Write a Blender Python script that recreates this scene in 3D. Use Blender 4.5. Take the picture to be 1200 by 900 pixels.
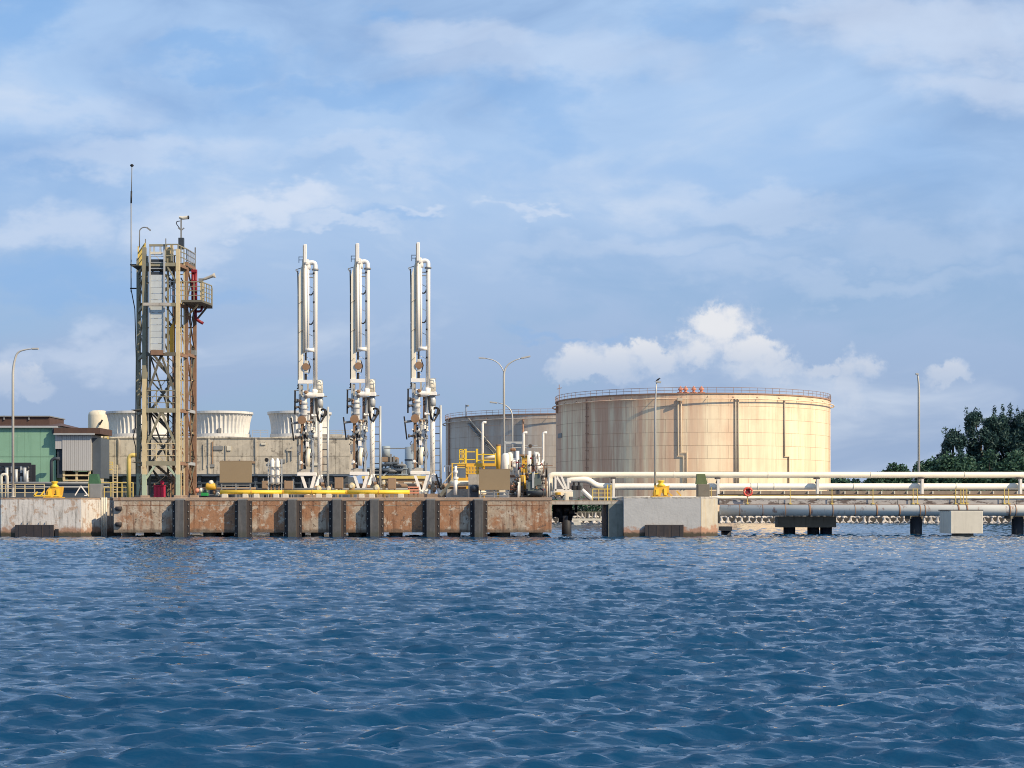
import bpy, math, random
import numpy as np
from mathutils import Vector, Matrix

for o in list(bpy.data.objects): bpy.data.objects.remove(o)
random.seed(7); rng = np.random.default_rng(11)
R = math.radians
scene = bpy.context.scene
COL = scene.collection
F = 2000.0; EYE = 2.5; HOR = 598.0          # focal length and horizon in photo pixels, eye height in metres

# ---------------------------------------------------------------- camera
cam_d = bpy.data.cameras.new('camera'); cam = bpy.data.objects.new('camera', cam_d); COL.objects.link(cam)
cam.location = (0, 0, EYE); cam.rotation_euler = (R(90), 0, 0)
cam_d.sensor_width = 36; cam_d.lens = 36*F/1200; cam_d.shift_y = (HOR-450)/1200
cam_d.clip_start = 0.5; cam_d.clip_end = 20000
scene.camera = cam

# ---------------------------------------------------------------- sun, sky, exposure
AZ, EL = R(56), R(36)                        # sun is behind the camera's right shoulder
sdir = Vector((math.sin(AZ)*math.cos(EL), -math.cos(AZ)*math.cos(EL), math.sin(EL)))
sun_d = bpy.data.lights.new('sun', 'SUN'); sun = bpy.data.objects.new('sun', sun_d); COL.objects.link(sun)
sun_d.energy = 5.0; sun_d.angle = R(0.6); sun_d.color = (1.0, 0.80, 0.55)
sun.rotation_euler = sdir.to_track_quat('Z', 'Y').to_euler(); sun.location = sdir*500
scene.view_settings.view_transform = 'Standard'; scene.view_settings.look = 'None'
scene.view_settings.exposure = 0.16; scene.view_settings.gamma = 1
scene.render.engine = 'CYCLES'
scene.cycles.max_bounces = 4; scene.cycles.diffuse_bounces = 2; scene.cycles.glossy_bounces = 3; scene.cycles.filter_width = 1.0; scene.cycles.use_denoising = True

class NT:
    """small helper for wiring nodes"""
    def __init__(s, tree): s.t = tree; s.n = tree.nodes; s.l = tree.links
    def node(s, typ, **kw):
        n = s.n.new(typ)
        for k, v in kw.items(): setattr(n, k, v)
        return n
    def set(s, sock, v):
        if isinstance(v, bpy.types.NodeSocket): s.l.new(v, sock)
        elif v is not None:
            try: sock.default_value = v
            except Exception: sock.default_value = tuple(v)+(1.0,) if len(v) == 3 else v
    def m(s, op, a, b=None, c=None, clamp=False):
        n = s.node('ShaderNodeMath', operation=op, use_clamp=clamp)
        s.set(n.inputs[0], a)
        if b is not None: s.set(n.inputs[1], b)
        if c is not None: s.set(n.inputs[2], c)
        return n.outputs[0]
    def vm(s, op, a, b=None):
        n = s.node('ShaderNodeVectorMath', operation=op); s.set(n.inputs[0], a)
        if b is not None: s.set(n.inputs[1], b)
        return n.outputs[0]
    def noise(s, vec, scale, detail=4, rough=0.55, dist=0.0):
        n = s.node('ShaderNodeTexNoise'); s.set(n.inputs['Vector'], vec)
        n.inputs['Scale'].default_value = scale; n.inputs['Detail'].default_value = detail
        n.inputs['Roughness'].default_value = rough; n.inputs['Distortion'].default_value = dist
        return n.outputs['Fac']
    def ss(s, x, lo, hi, a=0.0, b=1.0):
        n = s.node('ShaderNodeMapRange', interpolation_type='SMOOTHSTEP'); s.set(n.inputs['Value'], x)
        n.inputs['From Min'].default_value = lo; n.inputs['From Max'].default_value = hi
        n.inputs['To Min'].default_value = a; n.inputs['To Max'].default_value = b
        return n.outputs['Result']
    def mix(s, fac, a, b, mode='MIX'):
        n = s.node('ShaderNodeMix', data_type='RGBA', blend_type=mode)
        s.set(n.inputs[0], fac); s.set(n.inputs[6], c4(a)); s.set(n.inputs[7], c4(b))
        return n.outputs[2]
    def xyz(s, vec):
        n = s.node('ShaderNodeSeparateXYZ'); s.set(n.inputs[0], vec); return n.outputs
    def comb(s, x, y, z):
        n = s.node('ShaderNodeCombineXYZ'); s.set(n.inputs[0], x); s.set(n.inputs[1], y); s.set(n.inputs[2], z); return n.outputs[0]
def c4(c): return c if isinstance(c, bpy.types.NodeSocket) else (tuple(c)+(1.0,) if len(c) == 3 else c)

world = bpy.data.worlds.new('World'); scene.world = world; world.use_nodes = True
world.cycles.sampling_method = 'MANUAL'; world.cycles.sample_map_resolution = 256
def build_sky():
    t = NT(world.node_tree); t.n.clear()
    out = t.node('ShaderNodeOutputWorld'); bg = t.node('ShaderNodeBackground'); t.l.new(bg.outputs[0], out.inputs[0])
    STR = 0.10; bg.inputs['Strength'].default_value = STR; k = 1/STR
    sky = t.node('ShaderNodeTexSky', sky_type='NISHITA', sun_disc=False)
    sky.sun_elevation = EL; sky.sun_rotation = math.atan2(sdir.x, sdir.y)
    sky.air_density = 1.0; sky.dust_density = 1.2; sky.ozone_density = 2.0
    d = t.node('ShaderNodeTexCoord').outputs['Generated']
    x, y, z = t.xyz(d)
    # thin high veil, everywhere round the horizon, stretched level
    pv = t.comb(t.m('MULTIPLY', x, 1.0), t.m('MULTIPLY', y, 1.0), t.m('MULTIPLY', z, 2.3))
    warp = t.noise(pv, 3.0, 3, .5)
    pv2 = t.vm('ADD', pv, t.comb(t.m('MULTIPLY', warp, .35), 0.0, t.m('MULTIPLY', warp, .22)))
    n1 = t.noise(pv2, 4.2, 5, .50, .15)
    n2 = t.noise(t.vm('ADD', pv2, (3.1, 1.7, .4)), 11.0, 5, .55, .3)
    nn = t.m('ADD', t.m('MULTIPLY', n1, .65), t.m('MULTIPLY', n2, .35))
    veil = t.ss(nn, .38, .58)
    low = t.ss(z, .02, .24, 1.0, 0.0)                       # more water vapour in the low air
    vamt = t.m('ADD', t.m('MULTIPLY', veil, .48), .46)
    vamt = t.m('ADD', vamt, t.m('MULTIPLY', low, .30), clamp=True)
    veilcol = t.mix(low, (.39*k, .55*k, .79*k), (.295*k, .395*k, .575*k))
    base = t.mix(1.0, sky.outputs[0], (.62, .84, 1.12), 'MULTIPLY')
    c = t.mix(vamt, base, veilcol)
    # brighter wisps where the veil is thickest
    thick = t.ss(t.m('ADD', t.m('MULTIPLY', n1, .6), t.m('MULTIPLY', n2, .4)), .545, .70)
    c = t.mix(t.m('MULTIPLY', thick, .55), c, (.66*k, .72*k, .81*k))
    # soft bright banks and bluer gaps of the high cloud, in direction space
    yy = t.m('MAXIMUM', y, .05); u = t.m('DIVIDE', x, yy); v = t.m('DIVIDE', z, yy); front = t.ss(y, .3, .6)
    uvs = t.comb(u, t.m('MULTIPLY', v, 1.8), 0.0)
    wa = t.m('MULTIPLY', t.m('SUBTRACT', t.noise(uvs, 14, 5, .58), .5), .16); wb = t.m('MULTIPLY', t.m('SUBTRACT', t.noise(t.vm('ADD', uvs, (4, 7, 2)), 14, 5, .58), .5), .09)
    us = t.m('ADD', u, wa); vs_ = t.m('ADD', v, wb)
    def bank(items):
        tot = None
        for px, py, rx, ry, am in items:
            a = t.m('DIVIDE', t.m('SUBTRACT', us, (px-600)/F), rx/F); b = t.m('DIVIDE', t.m('SUBTRACT', vs_, (HOR-py)/F), ry/F)
            g = t.m('MULTIPLY', t.ss(t.m('SQRT', t.m('ADD', t.m('MULTIPLY', a, a), t.m('MULTIPLY', b, b))), .25, 1.15, 1.0, 0.0), am)
            tot = g if tot is None else t.m('MAXIMUM', tot, g)
        return t.m('MULTIPLY', tot, front)
    gaps = bank([(10, 20, 90, 70, .9), (250, 70, 150, 28, .75), (400, 110, 170, 28, .65), (640, 130, 90, 40, .5), (430, 15, 60, 20, .6), (800, 15, 60, 40, .5), (700, 200, 260, 45, .35), (100, 340, 130, 30, .45), (260, 330, 80, 24, .35), (1000, 190, 200, 50, .3), (650, 385, 90, 10, .35), (440, 250, 70, 14, .4)])
    c = t.mix(t.m('MULTIPLY', gaps, .75), c, (.195*k, .395*k, .72*k))
    banks = bank([(1100, 30, 210, 60, .62), (1160, 95, 110, 50, .6), (960, 25, 120, 30, .45), (310, 245, 95, 22, .8), (200, 265, 90, 40, .55), (40, 270, 100, 40, .6), (470, 243, 50, 9, .6), (620, 250, 60, 8, .5), (390, 265, 60, 10, .5), (640, 70, 200, 50, .35), (880, 245, 170, 26, .35), (1080, 280, 200, 40, .25), (90, 410, 90, 30, .45), (150, 180, 170, 30, .45), (60, 130, 150, 30, .35), (560, 40, 170, 34, .45), (420, 190, 150, 20, .35), (1000, 330, 260, 22, .25), (760, 300, 200, 24, .3), (180, 430, 90, 26, .3)])
    c = t.mix(t.m('MULTIPLY', banks, .8), c, (.65*k, .71*k, .82*k))
    # cumulus low in the south: heaps of lumps in direction space
    yy = t.m('MAXIMUM', y, .05)
    u = t.m('DIVIDE', x, yy); v = t.m('DIVIDE', z, yy)
    uv = t.comb(u, v, 0.0)
    w1 = t.noise(uv, 48, 6, .6); w2 = t.noise(t.vm('ADD', uv, (5, 3, 1)), 48, 6, .6)
    uu = t.m('ADD', u, t.m('MULTIPLY', t.m('SUBTRACT', w1, .5), .028))
    vv = t.m('ADD', v, t.m('MULTIPLY', t.m('SUBTRACT', w2, .5), .028))
    def lump(px, py, rx, ry, ox=0, oy=0):
        a = t.m('DIVIDE', t.m('SUBTRACT', uu, (px-600)/F), rx/F)
        b = t.m('DIVIDE', t.m('SUBTRACT', vv, (HOR-py)/F), ry/F)
        return t.m('SUBTRACT', 1.0, t.m('SQRT', t.m('ADD', t.m('MULTIPLY', a, a), t.m('MULTIPLY', b, b))))
    lumps = [(850, 383, 50, 36), (822, 408, 52, 30), (765, 422, 44, 24), (690, 424, 50, 26), (672, 432, 44, 18), (725, 428, 60, 24),
             (880, 415, 50, 26), (1003, 432, 34, 24), (965, 436, 34, 14), (1112, 440, 34, 20), (18, 444, 40, 26), (900, 432, 70, 16),
             (1000, 462, 26, 30), (40, 455, 40, 14)]
    dens = None
    for L in lumps:
        q_ = lump(*L); dens = q_ if dens is None else t.m('MAXIMUM', dens, q_)
    fine = t.m('SUBTRACT', t.noise(uv, 150, 5, .6), .5)
    al = t.ss(t.m('ADD', dens, t.m('MULTIPLY', fine, 1.1)), .0, .42)
    al = t.m('MULTIPLY', al, t.ss(y, .1, .3))
    shade = t.m('ADD', t.m('MULTIPLY', t.noise(t.vm('ADD', uv, (.004, -.004, 0)), 60, 6, .6), .9), t.m('MULTIPLY', dens, .35))
    base_f = t.ss(v, .066, .108)
    lit = t.m('MULTIPLY', t.ss(shade, .38, .72), t.m('ADD', t.m('MULTIPLY', base_f, .65), .35))
    ccol = t.mix(lit, (.40*k, .50*k, .67*k), (.80*k, .79*k, .79*k))
    c = t.mix(t.m('MULTIPLY', al, t.m('ADD', t.m('MULTIPLY', base_f, .42), .40)), c, ccol)
    t.set(bg.inputs['Color'], c)
build_sky()

# ---------------------------------------------------------------- materials
MATS = {}
def mat(name, col, rough=.65, metal=0.0, var=.18, scale=1.2, rust=0.0, rustcol=(.165, .085, .05), streak=0.0, streakcol=(.10, .075, .055),
        bump=0.0, bscale=12, spec=.4, extra=None, noshare=False):
    if name in MATS: return MATS[name]
    m_ = bpy.data.materials.new(name); m_.use_nodes = True; MATS[name] = m_
    t = NT(m_.node_tree); b = t.n['Principled BSDF']
    pos = t.node('ShaderNodeNewGeometry').outputs['Position']
    oi = t.node('ShaderNodeObjectInfo').outputs['Random']
    n = t.noise(pos, scale, 6, .6)
    fac = t.m('ADD', t.m('MULTIPLY', t.m('SUBTRACT', n, .5), 2.4*var), 1.0)
    fac = t.m('ADD', fac, t.m('MULTIPLY', t.m('SUBTRACT', oi, .5), var*.5))
    c = t.mix(1.0, col, t.comb(fac, fac, fac), 'MULTIPLY')
    if streak > 0:
        x, y, z = t.xyz(pos)
        sv = t.comb(t.m('MULTIPLY', x, 2.2), t.m('MULTIPLY', y, 2.2), t.m('MULTIPLY', z, .16))
        s1 = t.noise(sv, 1.3, 6, .65)
        c = t.mix(t.ss(s1, .5, .72, 0, streak), c, streakcol)
    if rust > 0:
        r1 = t.noise(t.vm('ADD', pos, (7.3, 2.1, 4.4)), scale*1.6, 9, .68)
        lo = .70-.34*rust
        rm = t.ss(r1, lo, lo+.10)
        rc = t.mix(t.noise(pos, scale*6, 4), rustcol, (rustcol[0]*2.0, rustcol[1]*2.0, rustcol[2]*1.8))
        c = t.mix(t.m('MULTIPLY', rm, .85), c, rc)
    if extra: c = extra(t, c, pos)
    t.set(b.inputs['Base Color'], c)
    b.inputs['Roughness'].default_value = rough; b.inputs['Metallic'].default_value = metal
    b.inputs['Specular IOR Level'].default_value = spec
    if bump > 0:
        bn = t.node('ShaderNodeBump'); bn.inputs['Strength'].default_value = bump; bn.inputs['Distance'].default_value = .05
        t.set(bn.inputs['Height'], t.noise(pos, bscale, 6, .6)); t.l.new(bn.outputs[0], b.inputs['Normal'])
    return m_

def jetty_stains(t, c, pos):
    x, y, z = t.xyz(pos)
    oi = t.node('ShaderNodeObjectInfo').outputs['Random']
    big = t.noise(t.comb(t.m('MULTIPLY', x, .55), t.m('MULTIPLY', oi, 40.0), t.m('MULTIPLY', z, .35)), 1.0, 7, .62)
    big = t.m('ADD', big, t.m('MULTIPLY', t.m('SUBTRACT', oi, .35), .16))
    orange = t.mix(t.noise(pos, 3.0, 6, .6), (.38, .185, .09), (.26, .12, .06))
    c = t.mix(t.ss(big, .39, .55, 0, .88), c, orange)
    st = t.noise(t.comb(t.m('MULTIPLY', x, 3.2), y, t.m('MULTIPLY', z, .22)), 1.0, 7, .65)
    c = t.mix(t.ss(st, .50, .66, 0, .8), c, (.15, .065, .035))
    sp = t.noise(t.vm('ADD', pos, (3, 9, 4)), 1.6, 9, .72)
    c = t.mix(t.ss(sp, .53, .62, 0, .85), c, (.50, .44, .36))
    sp2 = t.noise(t.vm('ADD', pos, (13, 2, 8)), 2.4, 9, .72)
    c = t.mix(t.ss(sp2, .56, .63, 0, .85), c, (.12, .085, .065))
    c = t.mix(t.ss(t.m('ADD', x, t.m('MULTIPLY', sp, 3.0)), -36.2, -34.6, .8, 0), c, (.52, .47, .40))
    edge = t.m('ADD', z, t.m('MULTIPLY', t.noise(pos, 2.0, 6), .6))
    c = t.mix(t.ss(edge, .85, 1.15, .75, 0), c, (.09, .075, .06))          # tide mark
    return c
def dolphin_stains(t, c, pos):
    x, y, z = t.xyz(pos)
    st = t.noise(t.comb(t.m('MULTIPLY', x, 2.6), t.m('MULTIPLY', y, 2.6), t.m('MULTIPLY', z, .3)), 1.0, 8, .7)
    c = t.mix(t.ss(st, .48, .66, 0, .75), c, (.17, .16, .145))
    ed = t.m('ADD', z, t.m('MULTIPLY', t.noise(pos, 1.1, 8, .7), 2.4))
    c = t.mix(t.ss(ed, 1.75, 2.35, .85, 0), c, (.30, .15, .085))           # rust run-off above the waterline
    sp = t.noise(t.vm('ADD', pos, (3, 1, 4)), .9, 9, .7)
    c = t.mix(t.ss(sp, .54, .60, 0, .75), c, (.36, .24, .16))
    rn = t.noise(t.comb(t.m('MULTIPLY', x, 5.0), t.m('MULTIPLY', y, 5.0), t.m('MULTIPLY', z, .25)), 1.0, 6, .7)
    c = t.mix(t.ss(rn, .58, .66, 0, .7), c, (.30, .16, .09))
    top = t.m('ADD', z, t.m('MULTIPLY', t.noise(pos, 2.5, 6, .6), .5))
    c = t.mix(t.ss(top, 3.75, 3.85, 0, .55), c, (.30, .22, .15))
    c = t.mix(t.ss(t.m('ADD', z, t.m('MULTIPLY', t.noise(pos, 3, 5), .4)), .50, .80, .95, 0), c, (.05, .048, .034))
    return c
def dolphin_stains2(t, c, pos):
    x, y, z = t.xyz(pos)
    st = t.noise(t.comb(t.m('MULTIPLY', x, 2.6), t.m('MULTIPLY', y, 2.6), t.m('MULTIPLY', z, .4)), 1.0, 8, .7)
    c = t.mix(t.ss(st, .52, .72, 0, .35), c, (.25, .24, .22))
    ed = t.m('ADD', z, t.m('MULTIPLY', t.noise(t.comb(t.m('MULTIPLY', x, .8), y, z), 1.0, 8, .7), 2.4))
    c = t.mix(t.ss(ed, 1.95, 2.25, .85, 0), c, (.36, .19, .12))
    c = t.mix(t.ss(t.m('ADD', z, t.m('MULTIPLY', t.noise(pos, 3, 5), .4)), .48, .74, .95, 0), c, (.055, .052, .038))
    return c
def cool_stains(t, c, pos):
    x, y, z = t.xyz(pos)
    st = t.noise(t.comb(t.m('MULTIPLY', x, 1.2), y, t.m('MULTIPLY', z, .10)), 1.0, 8, .65)
    c = t.mix(t.ss(st, .45, .66, 0, .65), c, (.19, .17, .145))
    sp = t.noise(t.vm('ADD', pos, (3, 1, 4)), .8, 8, .7)
    c = t.mix(t.ss(sp, .50, .60, 0, .6), c, (.56, .51, .42))
    sq = t.noise(t.vm('ADD', pos, (8, 5, 1)), .7, 9, .75)
    c = t.mix(t.ss(sq, .54, .62, 0, .65), c, (.13, .115, .10))
    return c
def grey_pipe_stains(t, c, pos):
    x, y, z = t.xyz(pos)
    st = t.noise(t.comb(t.m('MULTIPLY', x, 1.3), y, t.m('MULTIPLY', z, .5)), 1.0, 8, .7)
    c = t.mix(t.ss(st, .56, .66, 0, .8), c, (.28, .13, .08))
    return c
def trestle_stains(t, c, pos):
    x, y, z = t.xyz(pos)
    st = t.noise(t.comb(t.m('MULTIPLY', x, .9), y, t.m('MULTIPLY', z, 3.0)), 1.0, 9, .75)
    c = t.mix(t.ss(st, .50, .56, 0, .9), c, (.09, .07, .065))
    return c
def corrugate(axis_scale):
    def f(t, c, pos):
        x, y, z = t.xyz(pos)
        w = t.m('SINE', t.m('MULTIPLY', t.m('ADD', x, y), axis_scale))
        return t.mix(t.m('MULTIPLY', t.m('ADD', w, 1.0), .10), c, (.03, .03, .03))
    return f
def green_patch(t, c, pos):
    sp = t.noise(t.vm('ADD', pos, (3, 1, 4)), .45, 9, .75)
    c = t.mix(t.ss(sp, .60, .66, 0, .6), c, (.42, .52, .42))
    x, y, z = t.xyz(pos)
    st = t.noise(t.comb(t.m('MULTIPLY', x, 1.5), y, t.m('MULTIPLY', z, .1)), 1.0, 6, .65)
    return t.mix(t.ss(st, .5, .75, 0, .35), c, (.06, .16, .11))
def fender_wear(t, c, pos):
    x, y, z = t.xyz(pos)
    ed = t.m('ADD', z, t.m('MULTIPLY', t.noise(pos, 2.5, 6), .5))
    return t.mix(t.ss(ed, .5, 1.0, .6, 0), c, (.05, .055, .04))

M_JETTY = mat('rust_stained_concrete', (.42, .35, .27), .85, var=.35, scale=1.5, extra=jetty_stains, bump=.6, bscale=5)
M_COPING = mat('coping_concrete', (.33, .25, .19), .85, var=.3, rust=.35, bump=.5)
M_DOLPHIN = mat('dolphin_concrete', (.56, .545, .52), .85, var=.18, scale=.8, extra=dolphin_stains, bump=.5, bscale=4)
M_DOLPHIN2 = mat('smooth_grey_concrete', (.44, .45, .45), .85, var=.14, scale=.8, extra=dolphin_stains2, bump=.4, bscale=4)
M_CONC = mat('plain_concrete', (.42, .40, .36), .9, var=.25, streak=.5, bump=.4)
M_CONCW = mat('pale_concrete', (.62, .59, .50), .85, var=.14, streak=.25, streakcol=(.3, .27, .22), bump=.3)
M_PILE = mat('pile_concrete', (.30, .28, .23), .85, var=.3, streak=.4)
M_DARK = mat('dark_wet_steel', (.022, .026, .035), .6, var=.3, rust=.2)
M_RUBBER = mat('fender_rubber', (.085, .088, .092), .7, var=.35, scale=2, streak=.6, streakcol=(.17, .16, .15), rust=.12, extra=fender_wear, bump=.2)
M_RUBBLK = mat('black_rubber', (.035, .032, .036), .7, var=.3, scale=2, streak=.5, streakcol=(.10, .07, .05))
M_BOLT = mat('bolt_galvanised', (.42, .40, .36), .5, .6)
M_OLIVE = mat('weathered_olive_steel', (.25, .235, .165), .65, var=.3, rust=.30, scale=1.6)
M_CREAM = mat('cream_painted_steel', (.58, .48, .29), .55, var=.2, rust=.34, scale=1.4, streak=.2, streakcol=(.25, .13, .06))
M_MINT = mat('mint_painted_steel', (.36, .45, .34), .6, var=.16, rust=.18, scale=2)
M_RUST = mat('rusted_steel', (.24, .145, .095), .8, var=.35, rust=.45, scale=2)
M_BRACE = mat('dark_olive_brace', (.13, .125, .10), .7, var=.3, rust=.32, scale=1.6)
M_GALV = mat('galvanised_steel', (.46, .48, .48), .5, .25, var=.15)
M_GPANEL = mat('grey_gangway_panel', (.52, .56, .56), .5, .1, var=.12, streak=.35, streakcol=(.2, .2, .18))
M_YEL = mat('yellow_paint', (.68, .40, .05), .5, var=.12, rust=.12, scale=3)
M_YELB = mat('bright_yellow_paint', (.82, .56, .05), .5, var=.1, rust=.08, scale=3)
M_YRAIL = mat('faded_yellow_railing', (.62, .47, .14), .6, var=.15, rust=.15, scale=3)
M_WHITE = mat('white_painted_steel', (.84, .82, .77), .45, var=.07, rust=.17, scale=1.4, streak=.25, streakcol=(.45, .36, .26))
M_IVORY = mat('ivory_pipe_paint', (.80, .74, .60), .45, var=.10, rust=.14, scale=1.0)
M_WPIPE = mat('white_pipe_paint', (.80, .77, .69), .45, var=.06, rust=.08, scale=.9)
M_GREYST = mat('grey_painted_steel', (.22, .23, .235), .6, var=.2, rust=.15)
M_BLACK = mat('black_cable', (.018, .018, .02), .6, var=.2)
M_RED = mat('red_fire_paint', (.22, .015, .028), .5, var=.2, rust=.15)
M_MAG = mat('crimson_box_paint', (.42, .012, .06), .5, var=.1)
M_BEIGE = mat('beige_sign_back', (.27, .205, .125), .7, var=.06, scale=.8)
M_BROWNBOX = mat('brown_cabinet_paint', (.29, .20, .13), .65, var=.15, rust=.1)
M_BRONZE = mat('brown_flange', (.28, .17, .10), .7, var=.3, rust=.3)
M_GREENW = mat('green_cladding', (.20, .37, .27), .6, var=.12, scale=.35, extra=green_patch)
M_GREENC = mat('green_cover', (.05, .13, .07), .6, var=.2)
M_TARP = mat('green_tarpaulin', (.13, .17, .08), .8, var=.3, scale=4)
M_BROWNR = mat('brown_roof_sheet', (.085, .05, .04), .7, var=.2, streak=.3, streakcol=(.14, .08, .05))
M_GREYC = mat('grey_corrugated_sheet', (.47, .47, .47), .55, .1, var=.06, scale=.4, extra=corrugate(22))
M_NAVY = mat('dark_blue_steel', (.03, .042, .058), .6, var=.3, scale=.6)
M_SLATE = mat('slate_blue_panel', (.07, .09, .115), .6, var=.25, scale=.5)
M_COOL = mat('cooling_tower_concrete', (.47, .435, .365), .9, var=.25, scale=.5, extra=cool_stains)
M_STACK = mat('fan_stack_fibreglass', (.62, .62, .60), .6, var=.14, scale=.35, streak=.55, streakcol=(.25, .26, .26))
M_SILO = mat('cream_silo_paint', (.66, .60, .47), .6, var=.12, streak=.3)
M_GPIPE = mat('grey_green_pipe', (.60, .60, .55), .55, var=.12, scale=.5, extra=grey_pipe_stains)
M_TRES = mat('spalled_trestle_concrete', (.38, .38, .38), .9, var=.2, extra=trestle_stains)
M_PARA = mat('brown_grey_parapet', (.27, .225, .185), .9, var=.2, streak=.4, scale=1)
M_ARM = mat('armour_block_concrete', (.50, .46, .41), .9, var=.25, scale=1.0)
M_SOIL = mat('shore_soil', (.17, .15, .10), .95, var=.3, scale=.2)
M_ORANGE = mat('lifebuoy_red', (.72, .10, .07), .55, var=.06)
M_PINK = mat('faded_orange_vent', (.62, .26, .17), .6, var=.15)
M_LAMP = mat('lamp_post_grey', (.50, .49, .45), .5, .2, var=.08)
M_LENS = mat('lamp_lens', (.75, .75, .72), .3, var=.03)
M_BLUEG = mat('pale_blue_steel', (.30, .36, .40), .6, var=.15)
M_BARK = mat('tree_bark', (.10, .08, .06), .9, var=.3)
M_BIRD = mat('black_feathers', (.015, .015, .018), .5, var=.2)
M_MANIF = mat('grimy_valve_steel', (.10, .09, .085), .6, var=.35, rust=.35, scale=4)

# ---------------------------------------------------------------- mesh builder
def P(px, py, D):
    """photo pixel at depth D (metres along the view) to a point of the place"""
    return Vector(((px-600)*D/F, D, EYE+(HOR-py)*D/F))
def X(px, D): return (px-600)*D/F
def Z(py, D): return EYE+(HOR-py)*D/F
ORG = {}
class MB:
    def __init__(s): s.v = []; s.f = []; s.smooth = False
    def add(s, vs, fs):
        o = len(s.v); s.v += [Vector(v) for v in vs]; s.f += [tuple(i+o for i in f) for f in fs]; return s
    def box(s, x0, x1, y0, y1, z0, z1, bev=0.0):
        if bev:
            b = bev
            pr = [(x0+b, y0), (x1-b, y0), (x1, y0+b), (x1, y1-b), (x1-b, y1), (x0+b, y1), (x0, y1-b), (x0, y0+b)]
            pi = [(x0+b*2, y0+b), (x1-b*2, y0+b), (x1-b, y0+b*2), (x1-b, y1-b*2), (x1-b*2, y1-b), (x0+b*2, y1-b), (x0+b, y1-b*2), (x0+b, y0+b*2)]
            vs = [(a, c, z0) for a, c in pr]+[(a, c, z1-b) for a, c in pr]+[(a, c, z1) for a, c in pi]
            fs = [tuple(range(7, -1, -1)), tuple(range(16, 24))]
            for k in (0, 8):
                for i in range(8): j = (i+1) % 8; fs.append((k+i, k+j, k+8+j, k+8+i))
            return s.add(vs, fs)
        vs = [(x0, y0, z0), (x1, y0, z0), (x1, y1, z0), (x0, y1, z0), (x0, y0, z1), (x1, y0, z1), (x1, y1, z1), (x0, y1, z1)]
        return s.add(vs, [(3, 2, 1, 0), (4, 5, 6, 7), (0, 1, 5, 4), (1, 2, 6, 5), (2, 3, 7, 6), (3, 0, 4, 7)])
    def bar(s, a, b, w, h=None, up=(0, 0, 1)):
        """square bar from a to b"""
        a = Vector(a); b = Vector(b); h = w if h is None else h
        d = (b-a).normalized(); u = Vector(up)
        if abs(d.dot(u)) > .98: u = Vector((0, 1, 0))
        r = d.cross(u).normalized(); u = r.cross(d)
        vs = []
        for p in (a, b):
            for i, j in ((-1, -1), (1, -1), (1, 1), (-1, 1)): vs.append(p+r*(i*w/2)+u*(j*h/2))
        return s.add(vs, [(0, 1, 2, 3), (7, 6, 5, 4), (0, 4, 5, 1), (1, 5, 6, 2), (2, 6, 7, 3), (3, 7, 4, 0)])
    def tube(s, pts, r, n=8, cap=True):
        pts = [Vector(p) for p in pts]; rs = r if isinstance(r, (list, tuple)) else [r]*len(pts)
        o = len(s.v); ref = None
        for i, p in enumerate(pts):
            d = (pts[min(i+1, len(pts)-1)]-pts[max(i-1, 0)]).normalized()
            if ref is None:
                ref = Vector((0, 0, 1)) if abs(d.z) < .9 else Vector((1, 0, 0))
            a = (ref-d*ref.dot(d)).normalized(); b = d.cross(a); ref = a
            for k in range(n):
                t = 2*math.pi*k/n; s.v.append(p+(a*math.cos(t)+b*math.sin(t))*rs[i])
        for i in range(len(pts)-1):
            for k in range(n):
                k2 = (k+1) % n; s.f.append((o+i*n+k, o+i*n+k2, o+(i+1)*n+k2, o+(i+1)*n+k))
        if cap:
            s.f.append(tuple(o+k for k in range(n-1, -1, -1))); s.f.append(tuple(o+(len(pts)-1)*n+k for k in range(n)))
        return s
    def lathe(s, c, prof, n=24, cap=True, axis='z'):
        o = len(s.v); c = Vector(c)
        for r, h in prof:
            for k in range(n):
                t = 2*math.pi*k/n
                if axis == 'z': s.v.append(c+Vector((r*math.cos(t), r*math.sin(t), h)))
                elif axis == 'y': s.v.append(c+Vector((r*math.cos(t), h, r*math.sin(t))))
                else: s.v.append(c+Vector((h, r*math.cos(t), r*math.sin(t))))
        for i in range(len(prof)-1):
            for k in range(n):
                k2 = (k+1) % n; s.f.append((o+i*n+k, o+i*n+k2, o+(i+1)*n+k2, o+(i+1)*n+k))
        if cap:
            s.f.append(tuple(o+k for k in range(n-1, -1, -1))); s.f.append(tuple(o+(len(prof)-1)*n+k for k in range(n)))
        return s
    def prism(s, poly, z0, z1):
        n = len(poly)
        vs = [(a, b, z0) for a, b in poly]+[(a, b, z1) for a, b in poly]
        return s.add(vs, [tuple(range(n-1, -1, -1)), tuple(range(n, 2*n))]+[(i, (i+1) % n, n+(i+1) % n, n+i) for i in range(n)])
    def prism_y(s, poly, y0, y1):
        n = len(poly)
        vs = [(a, y0, b) for a, b in poly]+[(a, y1, b) for a, b in poly]
        return s.add(vs, [tuple(range(n)), tuple(range(2*n-1, n-1, -1))]+[(i, n+i, n+(i+1) % n, (i+1) % n) for i in range(n)])
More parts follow.
